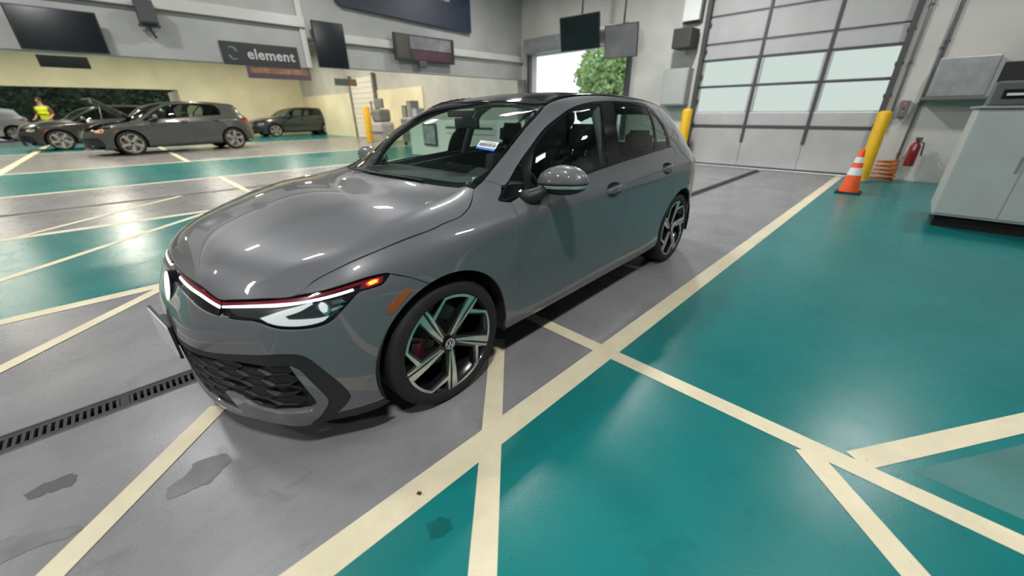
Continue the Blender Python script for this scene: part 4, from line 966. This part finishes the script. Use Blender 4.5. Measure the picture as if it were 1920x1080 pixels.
box('monitor_screen', -.26, .26, -.02, .02, .14, .46, M['black_plastic'], mo, .01); box('monitor_stand', -.03, .03, -.01, .03, .01, .16, M['black_plastic'], mo); box('monitor_foot', -.11, .11, -.08, .09, 0, .012, M['black_plastic'], mo, .004)
sh = root('wall_hood', 2.32, 10.1, 'grey metal wall cabinet above the white cabinet, right of the big door', 'cabinet', None, 1.50)
box('hood_body', -.30, .42, -.16, .2, 0, .62, M['steel'], sh, .02); box('hood_lip', -.36, .48, -.2, .2, -.05, 0, mat('lip_dark', (.12, .12, .11), .5), sh, .01)
pb = root('push_button_box', 1.78, 10.27, 'small dark door control box on the wall beside the bollard', 'control box', None, 1.30)
box('box_body', -.07, .07, -.09, .03, -.13, .16, mat('box_grey', (.13, .135, .13), .5), pb, .012); [lathe('push_button', [(0, .0), (.018, 0), (.018, .012), (0, .014)], M[c], pb, 12).__setattr__('location', (0, -.09, z)) for c, z in (('turn_halo', .09), ('seal', .02), ('yellow', -.05))]
for i, (u, z0, z1) in enumerate(((1.63, .9, 5.2), (1.97, .2, 5.2), (2.02, 2.1, 5.2))):
    c = root('conduit', u, 10.27, ('grey conduit running up the wall to the control box' if i == 0 else 'thin conduit on the wall right of the control box, longer one' if i == 1 else 'thin conduit on the wall above the grey wall cabinet'), 'conduit'); tube('conduit_pipe', [(0, 0, z0), (0, 0, z1)], .018, M['steel'], c); [box('conduit_clip', -.03, .03, -.022, .03, z-.015, z+.015, M['seal'], c) for z in (z0+.3, z0+1.2, z0+2.1)]
ex = root('fire_extinguisher', 2.16, 10.1, 'red fire extinguisher low on the wall right of the cone', 'extinguisher', None, .30)
lathe('cylinder_body', [(0, 0), (.075, 0), (.08, .02), (.08, .36), (.05, .42), (.02, .44), (.02, .48), (0, .48)], M['tail'], ex, 20); tube('hose', [(0, -.02, .46), (.10, -.05, .42), (.12, -.05, .2)], .012, M['rubber'], ex); box('valve', -.04, .06, -.015, .015, .46, .52, M['seal'], ex)
bx = root('orange_hose_reel', 1.86, 9.95, 'coiled orange hose lying at the wall behind the traffic cone', 'hose'); 
bm = bmesh.new(); tube_bm(bm, [(.17*math.cos(a)*(1-.04*(a//6.28)), .12*math.sin(a), .03+.012*a) for a in np.linspace(0, 31.4, 120)], .024, 6); link('hose_coil', bm_mesh('hose_coil', bm, True), mat('hose_orange', (.55, .16, .03), .6), bx)
# screens and signs on the bulkhead
def letters(s, size, m, parent, cx, cz, y, depth, off, space):
    """each letter a part of its own, set in a row about (cx, cz)"""
    ms = [text_mesh('letter', ch, size, m, parent, depth, 1, off) for ch in s]
    ws = [max(v.co.x for v in o.data.vertices)-min(v.co.x for v in o.data.vertices) for o in ms]; gap = size*.075*space
    x = cx - (sum(ws)+gap*(len(s)-1))/2; base = min(v.co.y for v in ms[1].data.vertices)
    for o, w_ in zip(ms, ws):
        mx = min(v.co.x for v in o.data.vertices); my = min(v.co.y for v in o.data.vertices)
        o.location = (x-mx, y, cz-size*.33-my); o.rotation_euler = (math.pi/2, 0, 0); x += w_+gap
def screen(u, v, z, wv, h, label, m='screen', tiltz=0, rz=0, cat='screen', arm=True):
    s = root('wall_screen', u, v, label, cat, None, z, math.pi/2+rz)
    bm = bmesh.new(); box_bm(bm, -wv/2, wv/2, -.03, .03, -h/2, h/2, .012); bm.transform(Matrix.Rotation(tiltz, 4, 'X')); link('screen_case', bm_mesh('screen_case', bm), M['black_plastic'], s)
    bm = bmesh.new(); box_bm(bm, -wv/2+.02, wv/2-.02, -.034, -.029, -h/2+.02, h/2-.02); bm.transform(Matrix.Rotation(tiltz, 4, 'X')); link('screen_glass', bm_mesh('screen_glass', bm), M[m], s)
    if arm: box('screen_mount', -.10, .10, .03, .20, -.08, .08, M['seal'], s)
    return s
BX = BU + .22
screen(BX, -.86, 2.60, 1.02, .60, 'large black wall screen at the top left on the grey bulkhead')
screen(-12.0, -1.16, 2.78, 1.06, .36, 'black screen hanging in the far bay directly below the large top left screen')
screen(-15.5, -1.05, 2.72, 1.0, .30, 'lowest and farthest black screen in the far bay above the trees')
screen(BX, 3.55, 2.78, .72, .93, 'upright dark screen beside the post, right of the lettered sign')
sc5 = screen(BX-.02, 6.2, 2.93, 1.95, .62, 'wide picture screen with dull reddish image hanging under the navy banner', 'sign', 0, 0, 'screen')
for a, b, c, z0, z1, col in ((-.90, -.55, 0, -.25, .27, (.05, .045, .03)), (-.50, .85, 0, -.02, .27, (.16, .155, .16)), (-.45, .85, 0, -.26, -.05, (.06, .022, .03))):
    box('screen_picture', a, b, -.038, -.0345, z0, z1, mat('picture_tone', col, .5, noise=.4, scale=3), sc5)
box('camera_unit', -.30, -.05, -.10, .03, -.46, -.30, M['seal'], sc5, .02)
sp = root('loudspeaker', BX-.05, .33, 'dark grey loudspeaker on a bracket, right of the large top left screen', 'speaker', None, 2.98, math.pi/2)
box('speaker_case', -.13, .13, -.16, .08, -.16, .20, mat('speaker_grey', (.05, .055, .055), .5), sp, .02); box('speaker_grille', -.11, .11, -.17, -.155, -.14, .18, M['seal'], sp, .005); tube('speaker_arm', [(0, 0, -.16), (0, .03, -.26), (.05, .1, -.34)], .02, M['seal'], sp); box('speaker_bracket', -.15, .15, -.06, .10, -.19, -.16, M['seal'], sp)
s2 = root('loudspeaker', -10.6, 10.1, 'small dark loudspeaker on the back wall above the hatchback windshield', 'speaker', None, 3.15)
box('speaker_case', -.20, .20, -.25, .18, -.22, .25, mat('speaker_dark', (.04, .04, .04), .5), s2, .02); box('speaker_grille', -.17, .17, -.262, -.245, -.19, .22, M['seal'], s2); tube('speaker_arm', [(0, .05, -.2), (0, .1, -.45), (0, .18, -.5)], .03, M['seal'], s2)
sg = root('element_sign', BU+.021, 2.10, 'dark sign lettered element with a green swirl, on the bulkhead', 'sign', None, 2.49, math.pi/2)
box('sign_board', -.74, .74, -.02, .02, -.21, .21, M['sign'], sg, .006)
t = letters('element', .27, mat('letter_white', (.42, .42, .40), .5), sg, .18, 0, -.023, .004, .006, 1.06)
grn = mat('swirl_green', (.08, .20, .16), .5)
for a0 in (20, 200):
    pts = [(math.cos(math.radians(a0+13*i))*r, math.sin(math.radians(a0+13*i))*r) for r in (.10,) for i in range(10)]; inn = [(p[0]*(.55+.04*i), p[1]*(.55+.04*i)) for i, p in enumerate(pts)]
    plate('sign_swirl', [pts + inn[::-1]], 0, .005, lambda p, h: Vector((-.55+p[0], -.021-h, p[1]*1.25)), grn, sg)
s3 = root('sign_board', -17.5, 5.1, 'dark purple sign with an orange band below the element sign', 'sign', None, 2.90, math.pi/2)
box('board', -1.2, 1.2, -.03, .03, -.24, .24, mat('purple', (.045, .03, .06), .5), s3, .01); box('orange_band', -1.08, 1.08, -.04, -.03, -.06, .14, mat('band_orange', (.16, .085, .045), .5, noise=.5, scale=5), s3)
for q in (-.9, .9): tube('sign_hanger', [(q, 0, .24), (q, 0, 2.55)], .012, M['steel'], s3)
bn = root('banner', BX-.12, 5.95, 'large navy banner with pale letters along the top edge', 'banner', None, 4.2, math.pi/2)
bm = bmesh.new(); plate_bm(bm, [(-2.08, -.46), (-1.95, -.56), (2.0, -.70), (2.0, .7), (-2.08, .7)], -.03, .01, lambda p, h: Vector((p[0], h, p[1]))); bmesh.ops.recalc_face_normals(bm, faces=bm.faces); link('banner_cloth', bm_mesh('banner_cloth', bm), M['navy'], bn)
t = letters('TINE', .50, mat('letter_pale', (.30, .31, .33), .6), bn, .72, .13, -.034, .004, 0, 1.7)
s4 = root('small_sign', -17.0, 7.6, 'small green and brown sign beside the post in the far bay', 'sign', None, 2.62, math.pi/2); box('board', -.5, .5, -.03, .03, -.14, .14, mat('sign_green', (.035, .05, .045), .5), s4, .01); box('sign_patch', .15, .45, -.036, -.03, -.1, .1, mat('sign_brown', (.12, .06, .03), .5), s4); tube('sign_hanger', [(0, 0, .14), (0, 0, 2.85)], .012, M['steel'], s4)
for lab, u, v, z, wv, h, m, tl, rz in (('dark wall screen, left one of the tilted pair above the open door', -5.33, 9.3, 3.30, 1.22, .82, 'screen', .18, -1.45), ('greyer tilted screen right of the dark one above the open door', -4.0, 9.3, 2.96, .88, .74, 'screen_lit', .18, -1.40)):
    M.setdefault('screen_lit', mat('screen_lit', (.11, .11, .11), .3, noise=.3, scale=2)); s = screen(u, v, z, wv, h, lab, m, tl, rz, arm=False)
    tube('ceiling_pole', [(0, .08, 0), (0, .12, CEIL-z+.1)], .025, M['seal'], s)
cf = root('camera_box', -2.60, 9.9, 'dark boxed camera on the wall left of the big door', 'camera', None, 2.92); box('case', -.22, .22, -.2, .3, -.22, .2, mat('camera_dark', (.035, .033, .03), .5), cf, .02); lathe('camera_lens', [(0, 0), (.06, 0), (.07, .03), (0, .03)], M['steel'], cf, 16).rotation_euler = (math.pi/2, 0, 0); COL.objects[-1] if False else None
lb = root('light_panel', -2.62, 10.2, 'bright white panel on the wall above the dark boxed camera', 'panel', None, 3.55); box('panel_face', -.2, .2, -.1, .0, -.24, .3, M['paper_white'], lb, .01); box('panel_back', -.23, .23, 0, .08, -.27, .33, M['seal'], lb)
ob = root('wall_cabinet', -2.75, 10.1, 'grey green electrical cabinet on the wall left of the big door', 'cabinet', None, 1.75); box('cabinet_body', -.30, .34, -.12, .2, -.30, .55, mat('grey_green', (.33, .35, .33), .5), ob, .01); box('cabinet_door', -.27, .31, -.135, -.12, -.27, .52, mat('grey_green2', (.36, .38, .36), .5), ob, .005)
# white service booth seen through the windshield, with a framed poster
bo = root('service_booth', -8.0, 6.6, 'white low service booth behind the grey hatchback, seen through its windows', 'booth')
M['booth'] = mat('booth_white', (.78, .80, .76), .5)
box('booth_panel', -2.2, 0, -.05, .05, .02, 1.12, M['booth'], bo, .006); box('booth_panel', .01, 2.2, -.05, .05, .02, 1.12, M['booth'], bo, .006); box('booth_side', 2.1, 2.2, .05, 1.0, .02, 1.12, M['booth'], bo); box('booth_base', -2.2, 2.2, -.03, .03, 0, .02, M['seal'], bo)
bp = root('framed_poster', -8.95, 6.52, 'black framed grey poster on the white booth, seen through the windshield', 'poster', None, .72); box('poster_frame', -.36, .36, -.02, .02, -.36, .30, M['black_plastic'], bp, .006); box('poster_print', -.31, .31, -.026, -.02, -.31, .25, mat('poster_grey', (.30, .33, .32), .5, noise=.5, scale=6), bp)
bs = root('notice_strip', -7.2, 6.53, 'white notice strip with a dark line on the service booth', 'notice', None, .93); box('notice_board', -.9, 1.3, -.015, .015, -.16, .12, M['paper_white'], bs, .004); box('notice_line', -.85, 1.25, -.02, -.015, -.04, .02, mat('line_green', (.03, .08, .07), .5), bs)
# machinery along the back wall, left of the hatchback windshield
gm = mat('machine_grey', (.17, .165, .15), .5, noise=.25, scale=3); gl = mat('machine_light', (.40, .39, .36), .5, noise=.1, scale=3)
mc = root('alignment_machine', -16.2, 8.7, 'grey workshop machine with a screen arm, left of the hatchback windshield', 'machine')
box('machine_body', -.5, .5, -.35, .35, .06, .95, gl, mc, .12); box('machine_head', -.42, .36, -.3, .3, .95, 1.5, gm, mc, .1); tube('machine_arm', [(-.35, 0, .6), (-.7, -.1, 1.3), (-.65, -.1, 1.85)], .09, gm, mc, 10); box('machine_screen', -.35, .35, -.12, .02, 1.55, 1.95, gm, mc, .03); box('machine_tray', -.6, .6, -.45, -.33, .5, .56, gm, mc, .01)
for x in (-.38, .38): lathe('machine_foot', [(0, 0), (.06, 0), (.05, .07), (0, .07)], M['rubber'], mc, 12).location = (x, 0, 0)
tc = root('tool_trolley', -13.7, 8.9, 'grey tool trolley with boxes on top, behind the windshield edge', 'trolley')
box('trolley_body', -.6, .6, -.3, .3, .16, 1.15, gl, tc, .02); [box('drawer', -.56, .56, -.32, -.3, .2+.18*i, .36+.18*i, gm, tc, .006) for i in range(5)]; [lathe('castor', [(0, -.02), (.08, -.02), (.08, .02), (0, .02)], M['rubber'], tc, 14, 'x').__setattr__('location', (x, y, .08)) for x in (-.5, .5) for y in (-.22, .22)]
for i, (x, hh, cc, lab) in enumerate(((-.42, .45, (.20, .19, .17), 'brown grey box standing on the left of the tool trolley'), (.02, .62, (.23, .23, .21), 'tallest grey box standing on the middle of the tool trolley'), (.42, .32, (.36, .38, .42), 'pale blue box standing on the right of the tool trolley'))):
    q = root('parts_box', -13.7+x, 8.9, lab, 'box', 'boxes on the tool trolley', 1.151); box('box_body', -.17, .17, -.2, .2, 0, hh, mat('box_tone', cc, .7), q, .01); box('box_lid', -.18, .18, -.21, .21, hh, hh+.03, mat('lid_tone', cc, .6), q, .006)
gp = root('shutter_door', -20.9, 10.2, 'pale roller door in the back wall of the far bay', 'door'); [box('shutter_slat', -1.4, 1.4, -.04, .03, .02+.262*i, .272+.262*i, mat('shutter_pale', (.70, .66, .58), .6), gp, .012) for i in range(12)]; box('shutter_frame', -1.55, -1.4, -.1, .05, 0, 3.3, gm, gp); box('shutter_frame', 1.4, 1.55, -.1, .05, 0, 3.3, gm, gp)
pf = root('post', -8.25, 10.05, 'grey steel post at the left edge of the open door', 'post'); box('post_shaft', -.12, .12, -.1, .1, 0, 2.34, gm, pf, .01); box('post_foot', -.24, .24, -.18, .12, 0, .04, gm, pf)
# parked cars further back
c_grey = mat('suv_paint', (.055, .058, .058), .3, 0, .8); c_dark = mat('dark_car_paint', (.030, .030, .031), .3, 0, .8); c_black = mat('black_car_paint', (.018, .024, .03), .3, 0, .8); c_white = mat('white_car_paint', (.5, .52, .52), .3, 0, .8)
glow = mat('lamp_amber_glow', (.7, .35, .15), .3, emit=(1, .42, .16), estr=.55); lampw = mat('lamp_pale', (.55, .5, .40), .3, emit=(1, .9, .7), estr=.25); silver = mat('wheel_silver', (.36, .36, .34), .4, .3)
cg = glass_mat('far_car_glass', (.42, .5, .47), 1.5)
def sw_(p, lamp): return {'grey_paint': p, 'lamp_reflector': lamp, 'lamp_projector': lamp, 'light_strip': c_black, 'black_gloss': M['black_gloss'], 'machined_alloy': silver, 'rim_black': silver, 'brake_disc': silver, 'side_glass': cg, 'satin_trim': p}
def far_car(name, u, v, sc, lab, p, lamp, rz=0, skip=SKIP): return copy_car(name, lane(u, v), -YAW+rz, sc, lab, None, sw_(p, lamp), skip)
SUV = far_car('crossover', -19.35, 1.15, (1.18, 1.27, 1.26), 'dark grey crossover with open bonnet and glowing amber headlamp, in the far lane', c_grey, glow, .16, SKIP+('hood',))
far_car('sedan', -24.9, -.75, (1.18, 1.30, 1.22), 'charcoal car in the far bay behind the amber-lamped crossover', c_dark, lampw, .10)
far_car('dark_car', -28.4, 8.5, (1.2, 1.30, 1.2), 'black car farthest back, between the crossover and the yellow bollard', c_black, c_black, .1)
far_car('white_car', -36.8, -6.7, (1.3, 1.3, 1.3), 'white car outside at the left edge beyond the far bay', c_white, lampw, .3)
bm = bmesh.new(); box_bm(bm, -.68, .68, -.86, .0, -.012, .012, .01); bm.transform(Matrix.Translation((0, -1.0, .99)) @ Matrix.Rotation(math.radians(-36), 4, 'X')); link('open_bonnet', bm_mesh('open_bonnet', bm), c_grey, SUV)
tube('bonnet_stay', [(.5, -1.65, .76), (.5, -1.55, 1.38)], .012, M['steel'], SUV)
# person in a yellow vest behind the far cars
def person(u, v, s, rz, label):
    p = root('person', u, v, label, 'person', None, 0, rz)
    J = {'pel': (0, 0, .95, .15, .11), 'ab': (0, 0, 1.12, .14, .10), 'ch': (0, .01, 1.33, .17, .115), 'nb': (0, .01, 1.47, .075, .07), 'nk': (0, 0, 1.54, .055, .055), 'hd': (0, -.015, 1.64, .075, .09), 'ht': (0, -.01, 1.74, .055, .06)}
    for s_, n in ((1, 'l'), (-1, 'r')):
        J.update({n+'hip': (s_*.09, 0, .90, .085, .09), n+'kn': (s_*.10, -.02, .50, .06, .06), n+'an': (s_*.10, .02, .09, .042, .045), n+'to': (s_*.11, -.14, .045, .04, .03),
                  n+'sh': (s_*.19, .01, 1.42, .06, .06), n+'el': (s_*.25, .02, 1.15, .043, .043), n+'wr': (s_*.22, -.18, 1.02, .03, .03), n+'pa': (s_*.21, -.26, .99, .032, .022)})
        for f in range(4): J[n+'f%d' % f] = (s_*(.185+.016*f), -.345+.004*abs(f-1.5), .965, .009, .009)
        J[n+'th'] = (s_*.165, -.285, 1.0, .010, .010)
    E = [('pel', 'ab'), ('ab', 'ch'), ('ch', 'nb'), ('nb', 'nk'), ('nk', 'hd'), ('hd', 'ht')]
    for n in 'lr': E += [('pel', n+'hip'), (n+'hip', n+'kn'), (n+'kn', n+'an'), (n+'an', n+'to'), ('ch', n+'sh'), (n+'sh', n+'el'), (n+'el', n+'wr'), (n+'wr', n+'pa'), (n+'pa', n+'th')] + [(n+'pa', n+'f%d' % f) for f in range(4)]
    def skin(name, keys, edges, m, grow=0, sub=2):
        idx = {k: i for i, k in enumerate(keys)}; me = bpy.data.meshes.new(name); me.from_pydata([J[k][:3] for k in keys], [(idx[a], idx[b]) for a, b in edges], [])
        o = link(name, me, m, p); sm = o.modifiers.new('skin', 'SKIN'); ss = o.modifiers.new('sub', 'SUBSURF'); ss.levels = ss.render_levels = sub
        for k in keys: me.skin_vertices[0].data[idx[k]].radius = (J[k][3]+grow, J[k][4]+grow)
        me.skin_vertices[0].data[0].use_root = True; dg = bpy.context.evaluated_depsgraph_get(); nm = bpy.data.meshes.new_from_object(o.evaluated_get(dg)); o.modifiers.clear(); o.data = nm
        nm.materials.clear(); nm.materials.append(m)
        for q in nm.polygons: q.use_smooth = True
        return o
    body = skin('body', list(J), E, mat('skin_tone', (.35, .20, .13), .6))
    vk = ['ab', 'ch', 'nb', 'pel', 'lsh', 'rsh']; skin('vest', vk, [('ab', 'ch'), ('ch', 'nb'), ('ab', 'pel'), ('ch', 'lsh'), ('ch', 'rsh')], mat('vest_yellow', (.55, .75, .01), .6), .03)
    tr = ['pel', 'lhip', 'lkn', 'lan', 'rhip', 'rkn', 'ran']; skin('trousers', tr, [('pel', 'lhip'), ('lhip', 'lkn'), ('lkn', 'lan'), ('pel', 'rhip'), ('rhip', 'rkn'), ('rkn', 'ran')], mat('trousers_dark', (.03, .035, .05), .8), .018)
    sl = ['lsh', 'lel']; skin('sleeve', sl, [('lsh', 'lel')], mat('sleeve_dark', (.12, .05, .03), .8), .012); skin('sleeve', ['rsh', 'rel'], [('rsh', 'rel')], mat('sleeve_dark', (.12, .05, .03), .8), .012)
    tubem = mat('vest_band', (.75, .45, .05), .4)
    bm = bmesh.new(); tube_bm(bm, [(.178*math.cos(a), .15*math.sin(a)+.005, 1.19) for a in np.linspace(0, 6.283, 25)], .022, 6, False); link('vest_band', bm_mesh('vest_band', bm, True), tubem, p)
    hr = lathe('hair', [(0, 1.765), (.05, 1.755), (.085, 1.71), (.092, 1.65), (.08, 1.62)], mat('hair_dark', (.02, .015, .012), .8), p, 20); hr.location = (0, .012, 0)
    nose = lathe('nose', [(0, .0), (.008, -.01), (.014, -.03), (0, -.035)], mat('skin_nose', (.35, .20, .13), .6), p, 8); nose.location = (0, -.115, 1.655)
    for s_ in (1, -1):
        e = lathe('eye', [(0, -.008), (.007, 0), (0, .008)], M['dark'], p, 8); e.location = (s_*.032, -.098, 1.665)
        e = lathe('ear', [(0, -.03), (.012, 0), (0, .03)], mat('skin_ear', (.35, .20, .13), .6), p, 8); e.location = (s_*.085, .0, 1.645)
    box('mouth', -.022, .022, -.104, -.098, 1.598, 1.604, mat('mouth_red', (.2, .06, .05), .6), p)
    p.scale = (s, s, s); return p
person(-27.2, -2.6, 1.22, math.radians(60), 'person in a bright yellow vest standing behind the far grey cars')
# trees outside
def tree(u, v, h, r, col, label, seed, n=420, group=None, leaf=1):
    t = root('tree', u, v, label, 'tree', group); rr = random.Random(seed)
    tube('trunk', [(0, 0, 0), (.1, .05, h*.3), (.0, .1, h*.6)], [r*.13, r*.10, r*.06], mat('bark', (.05, .04, .03), .9), t, 10)
    bm = bmesh.new()
    for _ in range(n):
        a, b, q = rr.uniform(0, 6.283), rr.uniform(-1, 1), rr.random()**.4; c = Vector((r*q*math.cos(a)*math.sqrt(1-b*b), r*q*math.sin(a)*math.sqrt(1-b*b), h*.62+h*.38*q*b)); s = leaf*r*rr.uniform(.10, .2)
        d = [Vector((rr.uniform(-1, 1), rr.uniform(-1, 1), rr.uniform(-1, 1)))*s for _ in range(4)]; vs = [bm.verts.new(c+x) for x in d]
        for f in ((0, 1, 2), (0, 2, 3), (0, 1, 3), (1, 2, 3)): bm.faces.new([vs[i] for i in f])
    o = link('foliage', bm_mesh('foliage', bm), mat('leaf_green', col, .8, noise=.3, scale=2), t); return t
tree(-13.0, 24, 5.6, 2.7, (.30, .46, .20), 'light green tree outside the open door behind the hatchback roof', 1, 3200, None, .5)
for i, (u, v, h, r, lab) in enumerate(((-47, -9.5, 5.4, 2.2, 'dark green tree outside the far bay at the left edge'), (-46, -4.7, 5.6, 2.3, 'dark green tree outside the far bay, left of the yellow vest'), (-47, .2, 5.8, 2.4, 'dark green tree outside the far bay, right of the yellow vest'), (-46, 5.2, 5.4, 2.3, 'dark green tree outside the far bay, behind the raised bonnet'))): tree(u, v, h, r, (.022, .045, .022), lab, 5+i, 700)
hg = root('hedge', -43, -2.5, 'long dark green hedge outside the far bay, under the trees', 'hedge'); rr = random.Random(4); bm = bmesh.new(); box_bm(bm, -.5, .5, -9, 12, 0, 3.5)
for _ in range(3600):
    c = Vector((rr.uniform(.3, .75), rr.uniform(-9.2, 12.2), rr.uniform(.05, 3.9))); d = [Vector((rr.uniform(-1, 1), rr.uniform(-1, 1), rr.uniform(-1, 1)))*.22 for _ in range(4)]; vs = [bm.verts.new(c+x) for x in d]
    for f in ((0, 1, 2), (0, 2, 3), (0, 1, 3), (1, 2, 3)): bm.faces.new([vs[i] for i in f])
link('foliage', bm_mesh('foliage', bm), mat('hedge_green', (.025, .048, .024), .8, noise=.5, scale=1.5), hg)
gr = flat('ground', [rect(-60, 12, 10.6, 40), rect(-60, -36, -30, 10.6)], -.02, mat('outside_concrete', (.50, .50, .48), .8, noise=.1, scale=1), None, 'structure'); room(gr)
bpy.context.view_layer.update()
